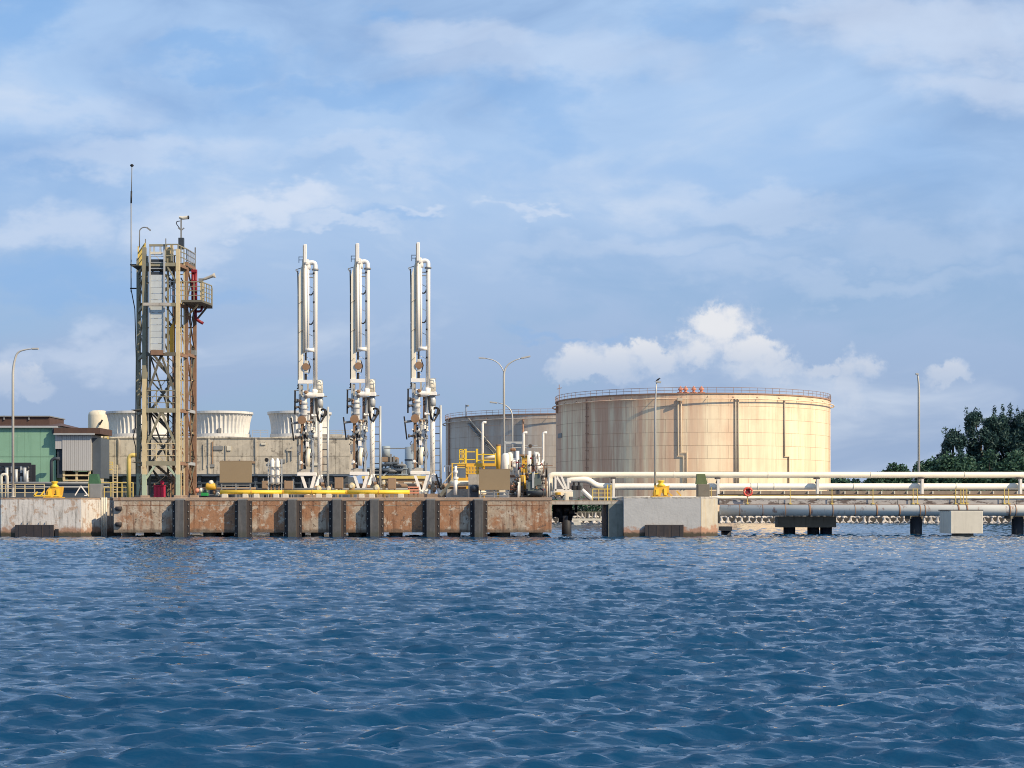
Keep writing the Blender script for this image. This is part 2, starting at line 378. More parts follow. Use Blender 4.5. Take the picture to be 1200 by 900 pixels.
    def build(s, name, material, parent=None, org=None, smooth=False):
        if parent is not None: L = ORG[parent.name]
        elif org is not None: L = Vector(org)
        else:
            xs = [v.x for v in s.v]; ys = [v.y for v in s.v]
            L = Vector(((min(xs)+max(xs))/2, (min(ys)+max(ys))/2, min(v.z for v in s.v)))
        me = bpy.data.meshes.new(name); me.from_pydata([v-L for v in s.v], [], s.f); me.update()
        import bmesh
        bm = bmesh.new(); bm.from_mesh(me); bmesh.ops.recalc_face_normals(bm, faces=bm.faces); bm.to_mesh(me); bm.free()
        if smooth:
            me.polygons.foreach_set('use_smooth', [len(p.vertices) == 4 for p in me.polygons])
        me.materials.append(material)
        o = bpy.data.objects.new(name, me); COL.objects.link(o)
        if parent is not None: o.parent = parent
        else: o.location = L
        ORG[o.name] = L
        return o
def tag(o, label, cat, group=None, kind=None):
    if label: o['label'] = label
    if cat: o['category'] = cat
    if group: o['group'] = group
    if kind: o['kind'] = kind
    return o
def thing(name, label, cat, loc, group=None):
    o = bpy.data.objects.new(name, None); COL.objects.link(o); o.location = loc; o.empty_display_size = .3
    ORG[o.name] = Vector(loc)
    return tag(o, label, cat, group)
def copy_tree(root, offset, label):
    def rec(o, parent):
        c = o.copy(); COL.objects.link(c)
        if parent is not None: c.parent = parent
        for ch in list(o.children): rec(ch, c)
        return c
    r = rec(root, None); r.location = Vector(root.location)+Vector(offset); r['label'] = label
    ORG[r.name] = Vector(r.location)
    return r
def arc(c, r, a0, a1, n, plane='xz', ry=None):
    out = []
    for i in range(n+1):
        t = R(a0+(a1-a0)*i/n); p = Vector(c)
        if plane == 'xz': p += Vector((r*math.cos(t), 0, (ry or r)*math.sin(t)))
        elif plane == 'xy': p += Vector((r*math.cos(t), (ry or r)*math.sin(t), 0))
        else: p += Vector((0, r*math.cos(t), (ry or r)*math.sin(t)))
        out.append(p)
    return out
def railing(parent, pts, material, h=1.05, step=1.2, r=.035, mids=2, names=('handrail', 'rail_post')):
    """rails and posts along a floor polyline; each post its own part"""
    pts = [Vector(p) for p in pts]
    for k in range(mids+1):
        z = h*(k+1)/(mids+1)
        for a, b in zip(pts, pts[1:]):
            MB().bar(a+Vector((0, 0, z)), b+Vector((0, 0, z)), 2*r*(1.1 if k == mids else .8)).build(names[0], material, parent)
    done = False
    for a, b in zip(pts, pts[1:]):
        n = max(1, round((b-a).length/step))
        for i in range(n+1):
            if i == 0 and done: continue
            p = a.lerp(b, i/n); MB().bar(p, p+Vector((0, 0, h)), 2*r).build(names[1], material, parent)
        done = True

# ================================================================ SETTING
def build_sea():
    inner = np.radians(np.linspace(-27, 27, 700))
    outer = np.radians(np.linspace(27, 333, 70))[1:-1]
    ang = np.concatenate([inner, outer]); nc = len(ang)
    rad = np.concatenate([np.geomspace(.6, 15, 40)[:-1], np.geomspace(15, 420, 1080), np.geomspace(420, 9000, 40)[1:]]); nr = len(rad)
    cx, cy = 0.0, -4.0
    A, RR = np.meshgrid(ang, rad)
    x = (cx+RR*np.sin(A)).ravel(); y = (cy+RR*np.cos(A)).ravel(); r = RR.ravel()
    z = np.zeros_like(x); dx = np.zeros_like(x); dy = np.zeros_like(x)
    spacing = r*.0007
    # amplitude varies from patch to patch as gusts do
    gust = .88+.38*np.sin(x*.055+.6*np.sin(y*.031+1.0))*np.sin(y*.043+.5*np.sin(x*.037))
    wind = R(-76)                      # waves run towards the viewer and a little to the left
    lam = np.geomspace(.15, 3.4, 120)*(1+.06*rng.standard_normal(120))
    for L in lam:
        th = wind+rng.normal(0, .40 if L < 1.5 else .34)
        k = 2*math.pi/L; kx, ky = k*math.cos(th), k*math.sin(th)
        slope = .072*(1.0 if L < .5 else (.5/L)**.80)
        a = slope/k*rng.uniform(.6, 1.4)
        ph = rng.uniform(0, 2*math.pi)
        fade = np.clip((L/spacing-1.0)/1.5, 0, 1)*gust
        sel = fade > 0
        p = kx*x[sel]+ky*y[sel]+ph
        s_, c_ = np.sin(p), np.cos(p); af = a*fade[sel]
        z[sel] += af*c_; dx[sel] -= .55*af*math.cos(th)*s_; dy[sel] -= .55*af*math.sin(th)*s_
    co = np.empty((len(x), 3), np.float32); co[:, 0] = x+dx; co[:, 1] = y+dy; co[:, 2] = z
    me = bpy.data.meshes.new('sea'); me.vertices.add(len(x)); me.vertices.foreach_set('co', co.ravel())
    i = np.arange(nr-1)[:, None]*nc; j = np.arange(nc)[None, :]; j2 = (j+1) % nc
    q = np.stack([i+j, i+nc+j, i+nc+j2, i+j2], -1).reshape(-1, 4)[:, ::-1].astype(np.int32)
    nf = len(q); me.loops.add(nf*4); me.polygons.add(nf)
    me.loops.foreach_set('vertex_index', q.ravel()); me.polygons.foreach_set('loop_start', np.arange(nf, dtype=np.int32)*4)
    me.polygons.foreach_set('use_smooth', np.ones(nf, bool)); me.update(calc_edges=True); me.validate()
    m_ = bpy.data.materials.new('sea_water'); m_.use_nodes = True; t = NT(m_.node_tree); b = t.n['Principled BSDF']
    pos = t.node('ShaderNodeNewGeometry').outputs['Position']
    big = t.noise(pos, .05, 4, .5)
    t.set(b.inputs['Base Color'], t.mix(big, (.0018, .036, .094), (.0026, .044, .108)))
    b.inputs['Roughness'].default_value = .03; b.inputs['IOR'].default_value = 1.333; b.inputs['Specular IOR Level'].default_value = .5
    xx, yy, zz = t.xyz(pos)
    sp = t.comb(t.m('MULTIPLY', xx, .5), yy, zz)
    n1 = t.noise(sp, 6.0, 2, .45, .3); n2 = t.noise(sp, 2.0, 2, .45, .2)
    bn = t.node('ShaderNodeBump'); bn.inputs['Strength'].default_value = .50; bn.inputs['Distance'].default_value = .05
    t.set(bn.inputs['Height'], t.m('ADD', n1, t.m('MULTIPLY', n2, 1.6))); t.l.new(bn.outputs[0], b.inputs['Normal'])
    me.materials.append(m_)
    o = bpy.data.objects.new('sea', me); COL.objects.link(o); o['kind'] = 'structure'
build_sea()

# shore: one sheet to the horizon with a step down to the sea bed
def build_shore():
    line = [(-700, 226), (-60, 226), (-12, 236), (2, 332), (60, 336), (140, 336), (700, 336)]
    vs = []; fs = []
    for (x, y) in line: vs += [(x, y, -3.0), (x, y+3.2, 2.1), (x, y+14, 2.3), (x*6, 9000, 2.3)]
    n = len(line)
    for i in range(n-1):
        for k in range(3): fs.append((i*4+k, (i+1)*4+k, (i+1)*4+k+1, i*4+k+1))
    b = MB(); b.add(vs, fs); o = b.build('shore_ground', M_SOIL, org=(0, 0, 0)); o['kind'] = 'structure'
    o.data.materials.append(mat('wet_rock_slope', (.035, .033, .030), .9, var=.3))
    for p_ in o.data.polygons:
        if p_.center.z < 2.0: p_.material_index = 1
build_shore()

# revetment of white armour blocks along the far waterline (four-legged concrete units)
rv = thing('armour_revetment', 'long low revetment of pale concrete armour blocks along the far waterline', 'revetment', (60, 334, 0))
def tetra():
    b = MB()
    for d in ((0, 0, 1), (.94, 0, -.33), (-.47, .816, -.33), (-.47, -.816, -.33)):
        d = Vector(d); b.tube([d*.05, d*.85], [.36, .16], 7)
    me_o = b.build('armour_block', M_ARM, rv); return me_o
blk = tetra(); blk_me = blk.data; blk_me.transform(Matrix.Translation(ORG[rv.name])); 
first = True
def put_block(x, y, z, s):
    global first
    o = blk if first else bpy.data.objects.new('armour_block', blk_me)
    if not first: COL.objects.link(o); o.parent = rv
    first = False
    o.location = Vector((x, y, z))-ORG[rv.name]; o.scale = (s, s, s)
    o.rotation_euler = (random.uniform(-.12, .12), random.uniform(-.12, .12), random.uniform(0, 6.28))
for row, (yy, zz) in enumerate(((333.6, .28), (335.2, 1.30))):
    xx = 4.0
    while xx < 112:
        px = 600+xx*F/yy
        if 640 < px < 716 or 838 < px < 1216:
            put_block(xx+row*.6+random.uniform(-.15, .15), yy+random.uniform(-.3, .3), zz+random.uniform(-.1, .1), random.uniform(.62, 1.05))
        xx += 1.32

# ---------------------------------------------------------------- jetty head
JX0, JX1, JD = X(133, 160), X(646.5, 160), 160.0
ZT, ZB = 3.70, .42
jet = thing('jetty', 'long rust stained concrete jetty head carrying the tower and loading arms', 'jetty', ((JX0+JX1)/2, 170, 0))
MB().box(JX0+.05, JX1-.05, JD+.5, 184, 2.6, ZT-.12).build('deck', M_COPING, jet)
MB().box(JX0-.04, JX1+.04, JD-.06, JD+.7, ZT-.28, ZT, .03).build('coping', M_COPING, jet)
fend_px = [(201.5, 206, 215.8, 223.3), (274.5, 279.5, 289.2, 296.5), (332.8, 337.6, 347.4, 354.6), (384.5, 390, 399.2, 407), (428.5, 434.3, 443.3, 450.7), (494.6, 500, 510, 516), (550.3, 556.3, 566, 572)]
edges = [JX0]+[X((a+d)/2, 160) for a, _, _, d in fend_px]+[JX1]
for a, b in zip(edges, edges[1:]):
    MB().box(a+.012, b-.012, JD, JD+.5, ZB, ZT-.30, .03).build('fascia_panel', M_JETTY, jet)
    z = ZT-.72
    MB().box(a+.9, b-.9, JD-.025, JD-.003, z-.04, z+.03).build('fascia_rib', M_JETTY, jet)
MB().box(JX1-.5, JX1-.01, JD+.52, 184, ZB+.2, 2.58).build('end_wall', M_JETTY, jet)
MB().box(JX0+.01, JX0+.5, JD+.52, 184, ZB+.2, 2.58).build('end_wall', M_JETTY, jet)
for px in (151, 196, 246, 324, 372, 416, 464, 532, 590, 628):
    x = X(px, 162.2)
    MB().lathe((x, 162.2, -2.5), [(.62, 0), (.62, 2.55), (.66, 2.9), (.66, 3.4), (.55, 4.9)], 16).build('pile', M_PILE, jet, smooth=True)
for px in (160, 240, 330, 420, 500, 580):
    for D in (170, 178):
        x = X(px, 164); MB().lathe((x, D, -2.5), [(.6, 0), (.6, 5.1)], 12).build('pile', M_PILE, jet, smooth=True)
# two black rubber cylinders on the left end
for y_ in (596, 614.5):
    MB().tube([P(135.5, y_, 159.85), P(142.5, y_, 159.85)], .2, 10).build('rubber_roll', M_RUBBLK, jet, smooth=True)

ordn = ['leftmost dark arch fender on the jetty face, below the steel tower', 'second dark arch fender from the left on the jetty face', 'third dark arch fender from the left on the jetty face',
        'middle one of the seven dark arch fenders on the jetty face', 'third dark arch fender from the right on the jetty face', 'second dark arch fender from the right on the jetty face',
        'rightmost dark arch fender on the jetty face']
def fender(i):
    a, b, c, d = fend_px[i]
    xc = X((a+d)/2, 160); t = thing('arch_fender', ordn[i], 'fender', (xc, JD, -.1), 'arch fenders along the jetty face')
    z0, z1 = -.25, 3.42; w = 1.62/2; cw = .40; pr = .86
    for s in (-1, 1):
        fl_ = MB().box(*sorted((xc+s*w, xc+s*(w-.26))), JD-.10, JD-.005, z0, z1).build('flange', M_RUBBLK, t)
        b_ = MB()                                       # sloping leg of the arch
        o1, o2 = xc+s*(w-.26), xc+s*cw
        pl = [(o1, JD-.06), (o2, JD-pr), (o2-s*.16, JD-pr), (o1-s*.30, JD-.06)]
        b_.prism(pl, z0, z1); b_.build('arch_leg', M_RUBBLK, t)
        for k in range(5):
            zz = .35+k*.68; MB().lathe((xc+s*(w-.12), JD-.15, zz), [(.055, 0), (.055, .06)], 8, axis='y').build('bolt', M_BOLT, fl_)
    MB().box(xc-cw, xc+cw, JD-pr-.12, JD-pr+.02, z0, z1+.05, .03).build('crest_pad', M_RUBBER, t)
    MB().box(xc-.42, xc+.42, JD-.66, JD-.02, z1+.055, z1+.17).build('top_plate', M_GREYST, t)
for i in range(7): fender(i)

# ---------------------------------------------------------------- mooring dolphins
def dolphin(label, poly, zt, mat_, fpx, extra=None):
    cx = sum(p[0] for p in poly)/len(poly); cy = sum(p[1] for p in poly)/len(poly)
    t = thing('mooring_dolphin', label, 'dolphin', (cx, cy, 0), 'mooring dolphins')
    MB().prism(poly, -1.5, zt-.16).build('block', mat_, t)
    pin = []; rj = random.Random(int(abs(cx)*10))      # spalled, uneven edge
    for (a, b), (a2, b2) in zip(poly, poly[1:]+poly[:1]):
        n_ = max(1, int(math.hypot(a2-a, b2-b)/.22))
        for i in range(n_):
            u = i/n_; f_ = 1.004-(rj.random()**3)*.012; pin.append((cx+(a+(a2-a)*u-cx)*f_, cy+(b+(b2-b)*u-cy)*f_))
    MB().prism(pin, zt-.158-.0, zt).build('coping', M_CONC if mat_ is M_DOLPHIN2 else M_COPING, t)
    x0, x1, y0, y1 = fpx
    b = MB().box(X(x0, 159.8), X(x1, 159.8), 159.66, 159.92, Z(y1, 159.8), Z(y0, 159.8), .03); pad = b.build('fender_pad', M_RUBBLK, t)
    n = 5
    for k in range(n):
        xx = X(x0, 159.8)+(k+.5)*(X(x1, 159.8)-X(x0, 159.8))/n
        MB().box(xx-.02, xx+.02, 159.64, 159.655, Z(y1, 159.8)+.1, Z(y0, 159.8)-.06).build('pad_joint', M_DARK, pad)
    return t
dl = dolphin('broad weathered white concrete dolphin at the left edge beside the jetty head', [(X(1, 160), 160), (X(95, 160), 160), (X(117, 162), 163.4), (X(117, 162), 171), (X(1, 160)-1.5, 171), (X(1, 160)-1.5, 162)], 3.68, M_DOLPHIN, (18, 63, 615, 634))
for px in (47, 27, 34, 54): MB().bar(P(px, 615, 159.72), P(px, 611, 159.9), .06).build('hanger', M_DARK, dl)
MB().box(X(65, 160), X(69, 160), 159.8, 159.97, Z(629, 160), Z(620, 160)).build('ladder_plate', M_BLACK, dl)
for px in (119.5, 122, 124.5): MB().tube([P(px, 583, 163), P(px, 632, 163)], .09, 8).build('service_pipe', M_CONCW, dl, smooth=True)
MB().lathe(P(103, 613, 161.25), [(.22, 0), (.22, .06)], 14, axis='y').build('pipe_stub', M_CONCW, dl)
dr = dolphin('smooth grey concrete dolphin under the lamp post right of the jetty', [(X(731, 160), 160), (X(821.5, 160), 160), (X(842, 161), 161.9), (X(842, 161), 171), (X(731, 160), 171)], 3.78, M_DOLPHIN2, (755.5, 801, 615, 632))
MB().box(X(713, 161), X(731, 161)-.01, 160.9, 170, -1.5, Z(590.3, 161)).build('side_block', mat('algae_concrete', (.24, .245, .21), .9, var=.3, streak=.6, streakcol=(.10, .11, .085)), dr)
MB().box(X(710.5, 161.6), X(713, 161.6)-.01, 161.4, 170, -1.5, Z(590.3, 161.6)).build('side_pile', M_DARK, dr)

MB().prism([(X(821.7, 160), 159.97), (X(842, 161)+.03, 161.9), (X(842, 161)+.03, 163), (X(842, 161)+.004, 163), (X(842, 161)+.004, 161.92), (X(821.7, 160), 160.0)], -1.0, 3.60).build('sunlit_facet_slab', mat('stained_sunlit_facet', (.50, .47, .39), .85, var=.2, streak=.45, streakcol=(.48, .34, .15), extra=dolphin_stains2), dr)  # added pale slab: sunlit brightness of the facet put into colour, under rust stains

# walkway joining jetty and right dolphin
ww = thing('walkway_bridge', 'short concrete walkway slab between jetty end and grey dolphin', 'walkway', (X(690, 165), 165, 0))
MB().box(JX1+.06, X(731, 160)-.03, 161.3, 168, Z(591.2, 162), Z(587.6, 162)).build('slab', M_CONC, ww)
MB().box(JX1+.06, X(731, 160)-.03, 161.5, 161.8, Z(587.5, 162), Z(586.4, 162)).build('kerb', M_COPING, ww)
for k in range(4):
    x0 = JX1+.8+k*2.2
MB().lathe((X(664, 175), 175, -2), [(.5, 0), (.5, 4.6)], 12).build('pile', M_DARK, ww, smooth=True)

def hanging_pipes():
    t = thing('underdeck_pipes', 'dark cluster of pipes and valves hanging under the walkway by the jetty end', 'pipework', (X(660, 166), 166, .5))
    for px, y1, r in ((652, 606, .35), (657, 612, .22), (663, 604, .3), (668, 610, .2), (675, 601, .15)):
        MB().tube([P(px, 591, 166), P(px, y1, 166)], r, 10).build('pipe', M_DARK, t, smooth=True)
    for px, py in ((654, 598), (664, 597), (670, 600)):
        MB().tube([P(px-3, py, 165.6), P(px+3, py, 165.6)], .22, 10).build('valve', M_MANIF, t, smooth=True)
    MB().tube([P(648, 603, 166.5), P(676, 603, 166.5)], .12, 8).build('pipe', M_MANIF, t, smooth=True)
hanging_pipes()

# far jetty beam seen beneath the walkway
fb = thing('far_beam', 'long white concrete beam low over the water seen beneath the walkway', 'beam', (X(690, 300), 300, 1))
MB().box(X(654, 300), X(716, 300), 300, 301, Z(610.2, 300), Z(607.6, 300)).build('beam', M_CONCW, fb)
MB().box(X(672.5, 290), X(680.5, 290), 290, 291.4, -.5, Z(611, 290)).build('pile_cap', M_CONCW, fb)
for k in range(14):
    px = 655+k*4.4; MB().bar(P(px, 607.6, 300.5), P(px, 600, 300.5), .12).build('post', M_PILE, fb)

# ---------------------------------------------------------------- trestle with pipelines on the right
TX0, TX1 = X(842, 172)+.1, 92.0
tr = thing('pipe_trestle', 'long low concrete trestle deck running off to the right under white pipelines', 'trestle', ((TX0+TX1)/2, 175, 0))
xs = TX0; k = 0
while xs < TX1:
    xe = min(xs+6.0, TX1)
    MB().box(xs+.015, xe-.015, 172.3, 180, Z(591.2, 172.3), Z(585, 172.3), .02).build('deck_slab', M_TRES, tr); xs = xe
MB().box(TX0, TX1, 171.9, 172.29, Z(591.9, 172), Z(591, 172)).build('edge_angle', M_RUST, tr)
MB().box(TX0, TX1, 181, 181.3, Z(584.5, 181), Z(575, 181)).build('parapet', M_PARA, tr)
px = 848
while px < 1320:
    MB().box(X(px, 180.9)-.06, X(px, 180.9)+.06, 180.78, 180.98, Z(583, 180.9), Z(575.6, 180.9)).build('parapet_post', M_CONCW, tr); px += random.choice((13, 15, 15, 28))
# pile caps and piles
for (a, b, y0, y1, D, pl) in ((912, 980, 605, 618, 176, (925, 953, 968)), (1066, 1081, 604, 608, 172.5, ()), (1184, 1202, 604, 608, 172.5, ())):
    MB().box(X(a, D), X(b, D), D, D+2.2, Z(y1, D), Z(y0, D), .04).build('pile_cap', M_PILE, tr)
    for p in pl: MB().lathe((X(p, D+.9), D+.9, -2), [(.62, 0), (.62, Z(y1, D)+2)], 14).build('pile', M_DARK, tr, smooth=True)
for p in (1073.5, 1192.5, 1312): MB().lathe((X(p, 172.8), 172.8, -2), [(.6, 0), (.6, 3.9)], 16).build('pile', M_DARK, tr, smooth=True)
MB().box(X(845, 168), X(858, 168), 168, 170, Z(622, 168), Z(617, 168)).build('low_beam', M_DARK, tr)
MB().lathe((X(851, 169), 169, -2), [(.5, 0), (.5, 2.8)], 12).build('pile', M_DARK, tr, smooth=True)

def pipeline(name, label, pts, r, m_, flanges=(), n=14, fm=None):
    t = thing(name, label, 'pipeline', (pts[0][0], pts[0][1], pts[0][2]-r))
    pi_ = MB().tube(pts, r, n).build('pipe', m_, t, smooth=True)
    for (p, w) in flanges:
        MB().tube([p-Vector((w, 0, 0)), p+Vector((w, 0, 0))], r*1.06, n).build('pipe_band', fm or M_RUST, pi_, smooth=True)
    return t
zc = Z(598, 171); D0 = 171.1
fl = [(Vector((X(p, D0), D0, EYE)), w) for p, w in ((866, .03), (893, .03), (919.5, .03), (948, .1), (975, .05), (1001, .03), (1026.5, .08), (1053, .08), (1077, .06), (1083, .04), (1122, .08), (1132, .08), (1182, .08), (1189, .04), (1216, .03))]
bp = pipeline('culvert_pipe', 'fat grey green pipeline with rust bands slung below the trestle deck', [(X(842, D0)+.15, D0, EYE), (88, D0, EYE)], .56, M_GPIPE, fl, 20)
z1, z2 = Z(570.2, 175), Z(556.6, 175)
def bend(pts, rad=.7, n=5):
    """round the corners of a polyline"""
    pts = [Vector(p) for p in pts]; out = [pts[0]]
    for a, b, c in zip(pts, pts[1:], pts[2:]):
        d1 = (a-b); d2 = (c-b); r_ = min(rad, d1.length*.49, d2.length*.49)
        p1 = b+d1.normalized()*r_; p2 = b+d2.normalized()*r_
        for i in range(n+1):
            u = i/n; out.append(p1*(1-u)**2+b*2*u*(1-u)+p2*u*u)
    return out+[pts[-1]]
fl2 = [(Vector((X(p, 175), 175, z2)), .05) for p in (790, 900, 1020, 1130)]
pipeline('upper_pipeline', 'topmost white pipeline running level from the jetty across the tank front', bend([P(644, 578, 174), P(644, 556.6, 174), P(720, 556.6, 175), (90, 175, z2)], .5), .32, M_IVORY, fl2, fm=M_IVORY)
pipeline('lower_pipeline', 'second white pipeline below the topmost one, dipping at its left end', bend([P(666, 566, 174.4), P(667, 562, 174.4), P(689, 562, 174.4), P(699, 569.6, 174.8), P(715, 570.2, 175), (90, 175, z1)], .5), .33, M_WPIPE, [(Vector((X(p, 175), 175, z1)), .06) for p in (880, 888, 907, 1000, 1120)], fm=M_IVORY)
pipeline('small_pipeline', 'slim white pipeline lying along the trestle edge behind the yellow posts', [P(690, 584, 173), P(760, 583.2, 173), (90, 173, Z(582.4, 173))], .14, M_WPIPE, n=10)
pipeline('conduit_pipe', 'thin brownish conduit above the slim white pipeline on the trestle', [(TX0, 173.6, Z(579.6, 173.6)), (90, 173.6, Z(579.6, 173.6))], .07, M_BRONZE, n=8)
ords = ['pipe support post above the grey dolphin by the green covered cabinet', 'pipe support post near the right edge of the big tank', 'pipe support post beside the slender lamp on the right', 'pipe support post at the right edge of the picture', 'pipe support post left of the lamp carrying the bird']
for i, px in enumerate((841.5, 958, 1080.5, 1195.5, 719)):
    t = thing('pipe_support', ords[i], 'pipe support', P(px, 585, 174.4), 'steel posts carrying the white pipelines')
    MB().box(X(px, 174.3)-.12, X(px, 174.3)+.12, 174.0, 174.6, Z(585, 174.3), Z(561.5, 174.3)).build('post', M_WPIPE, t)
    MB().box(X(px, 174.3)-.22, X(px, 174.3)+.22, 174.0, 175.5, Z(561.4, 174.3), Z(559.7, 174.3)).build('saddle', M_MANIF, t)
    MB().bar(P(px-2.5, 566.5, 174.5), P(px-.5, 561.5, 174.4), .1).build('brace', M_MANIF, t)
for i, (px, py, D) in enumerate(((706, 584, 173), (770, 583, 173), (905, 585, 173), (1020, 585, 173), (1140, 585, 173))): pass
# yellow trestle guard rails (short stands) and lifebuoy
ysp = [876, 926, 975, 1023, 1070, 1075, 1120, 1126, 1129, 1133, 1177, 1182]
yt = thing('guard_railing', 'slim faded yellow guard posts with rail along the trestle edge', 'railing', (X(1020, 172), 172.1, 3))
for px in ysp:
    MB().bar(P(px, 592.5, 171.95), P(px, 572.5, 171.95), .07).build('rail_post', M_YRAIL, yt)
    MB().box(X(px, 172)-.12, X(px, 172)+.12, 171.75, 172.28, Z(591, 172), Z(589.6, 172)).build('foot', M_YRAIL, yt)
MB().bar(P(1120, 573, 171.95), P(1133, 573, 171.95), .06).build('rail', M_YRAIL, yt)
MB().bar(P(1070, 573, 171.95), P(1075, 573, 171.95), .06).build('rail', M_YRAIL, yt)
MB().bar(P(842, 580.6, 172.0), P(1340, 580.6, 172.0), .05).build('rail', M_YRAIL, yt)
lb = thing('lifebuoy', 'round red lifebuoy hung on a yellow post at the trestle edge', 'lifebuoy', P(876.5, 576.3, 171.7))
def torus(c, Rr, r, a0=0, a1=360, n=20, m_=9):
    return MB().tube([Vector(c)+Vector((Rr*math.cos(R(a0+(a1-a0)*i/n)), 0, Rr*math.sin(R(a0+(a1-a0)*i/n)))) for i in range(n+1)], r, m_)
for k in range(4):
    torus(P(876.5, 576.3, 171.7), .40, .10, k*90+8, k*90+82, 8).build('ring_segment', M_ORANGE, lb, smooth=True)
    torus(P(876.5, 576.3, 171.7), .40, .103, k*90-8, k*90+8, 3).build('band', M_PINK, lb, smooth=True)
MB().box(X(874, 171.8), X(879, 171.8), 171.78, 171.86, Z(578.5, 171.8), Z(573, 171.8)).build('back_board', M_RED, lb)
# pale mooring block on its own pile
mb = thing('concrete_mooring_block', 'pale cubic concrete block on a stout pile in front of the trestle', 'mooring block', (X(1130, 162), 162, 0))
MB().box(X(1114, 160), X(1152, 160), 160, 164.2, Z(625, 160), Z(598.6, 160), .04).build('block', M_CONCW, mb)
MB().box(X(1114, 160)-.05, X(1154, 160), 160.5, 164.4, Z(598.5, 160), Z(597.3, 160)).build('cap_plate', M_DARK, mb)
MB().lathe((X(1128, 161.6), 161.6, -2), [(1.0, 0), (1.0, 2.3)], 20).build('pile', M_PILE, mb, smooth=True)

# ================================================================ STORAGE TANKS
def tank_mat(name, cx, cy, Rr, base, dark, brown, amt, shade_grime):
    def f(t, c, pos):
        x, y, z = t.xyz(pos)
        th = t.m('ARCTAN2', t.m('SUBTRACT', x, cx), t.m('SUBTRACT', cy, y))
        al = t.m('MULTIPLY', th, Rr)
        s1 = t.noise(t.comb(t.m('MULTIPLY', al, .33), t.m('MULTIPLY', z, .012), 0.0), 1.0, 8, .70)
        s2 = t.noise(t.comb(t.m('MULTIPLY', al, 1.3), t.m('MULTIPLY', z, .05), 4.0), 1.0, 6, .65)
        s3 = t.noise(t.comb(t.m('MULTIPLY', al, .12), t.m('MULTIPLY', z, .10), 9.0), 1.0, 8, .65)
        side = t.ss(al, -32, 12, shade_grime, .45)                   # more rust on the left, also painting its shaded side browner
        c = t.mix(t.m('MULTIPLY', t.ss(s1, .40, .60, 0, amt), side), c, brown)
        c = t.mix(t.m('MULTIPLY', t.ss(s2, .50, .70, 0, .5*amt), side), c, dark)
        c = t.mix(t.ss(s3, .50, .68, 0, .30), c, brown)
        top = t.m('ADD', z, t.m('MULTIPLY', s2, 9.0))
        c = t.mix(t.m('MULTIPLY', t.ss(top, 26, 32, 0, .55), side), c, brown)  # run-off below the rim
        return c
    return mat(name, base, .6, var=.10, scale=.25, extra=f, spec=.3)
def tank(label, px, Rm, D, H, base_m, band_m, rail_m, prof_cols, shade_grime):
    cx, cy = X(px, D), D
    t = thing('storage_tank', label, 'storage tank', (cx, cy, 2.3), 'large cylindrical oil tanks on the shore')
    g0 = 2.3; courses = 9; hh = (H-g0)/courses; nplate = 44; da = 2*math.pi/nplate
    # backing shell: dark joints show between plates
    MB().lathe((cx, cy, g0), [(Rm-.10, 0), (Rm-.10, H-g0-.02)], 132).build('inner_shell', band_m, t, smooth=True)
    def plate(j0, j1, zz0, zz1, gap=.016):
        b = MB(); n = max(3, int((j1-j0)*3)); a0 = j0*da+gap/Rm; a1 = j1*da-gap/Rm
        vs = []
        for i in range(n+1):
            a = a0+(a1-a0)*i/n
            for rr in (Rm-.09, Rm):
                for z in (zz0, zz1): vs.append((cx+rr*math.sin(a), cy-rr*math.cos(a), z))
        fs = []
        for i in range(n):
            q = i*4; w = q+4
            fs += [(q+2, w+2, w+3, q+3), (q, q+1, w+1, w), (q+1, q+3, w+3, w+1), (q, w, w+2, q+2)]
        fs += [(0, 2, 3, 1), (n*4, n*4+1, n*4+3, n*4+2)]
        b.add(vs, fs); return b
    cols = range(-12, 12)
    for c in range(courses):
        off = .5*(c % 2); za = g0+c*hh+.02; zb = g0+(c+1)*hh-.022
        for j in cols: plate(j+off, j+1+off, za, zb).build('shell_plate', base_m, t, smooth=False)
        b = plate(12+off, 32+off, za, zb); o = b.build('rear_shell', base_m, t)
    # roof, rim and wind girder
    MB().lathe((cx, cy, H), [(Rm+.05, -.25), (Rm+.18, -.25), (Rm+.18, 0), (Rm*.6, .5), (.5, .9)], 132).build('roof', band_m, t, smooth=False)
    ring = [(cx+(Rm+.75)*math.sin(a), cy-(Rm+.75)*math.cos(a), H-1.25) for a in np.linspace(R(-115), R(115), 110)]
    rg_ = MB().tube(ring, .13, 7).build('sprinkler_ring', base_m, t, smooth=True)
    for a in np.linspace(R(-100), R(100), 21):
        d = Vector((math.sin(a), -math.cos(a), 0)); c = Vector((cx, cy, H-1.25))
        MB().bar(c+d*(Rm-.01)+Vector((0, 0, .5)), c+d*(Rm+.75), .09).build('ring_bracket', band_m, rg_)
    # edge railing
    for hz in (.55, 1.1):
        MB().tube([(cx+(Rm+.1)*math.sin(a), cy-(Rm+.1)*math.cos(a), H+hz) for a in np.linspace(R(-120), R(120), 100)], .05, 5).build('handrail', rail_m, t, smooth=True)
    for a in np.linspace(R(-118), R(118), 71):
        d = Vector((math.sin(a), -math.cos(a), 0)); p = Vector((cx, cy, H-.1))+d*(Rm+.1)
        MB().bar(p, p+Vector((0, 0, 1.22)), .07).build('rail_post', rail_m, t)
    return t, cx, cy, Rm, H
TB = dict(px=811, Rm=30.3, D=380); 
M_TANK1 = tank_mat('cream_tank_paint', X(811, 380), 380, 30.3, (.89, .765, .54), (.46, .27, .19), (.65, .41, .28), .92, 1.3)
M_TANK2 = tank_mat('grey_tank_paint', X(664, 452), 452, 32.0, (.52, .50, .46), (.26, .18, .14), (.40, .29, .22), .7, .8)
M_RIMRUST = mat('rusty_rim', (.33, .20, .14), .8, var=.25, rust=.3, scale=.6)
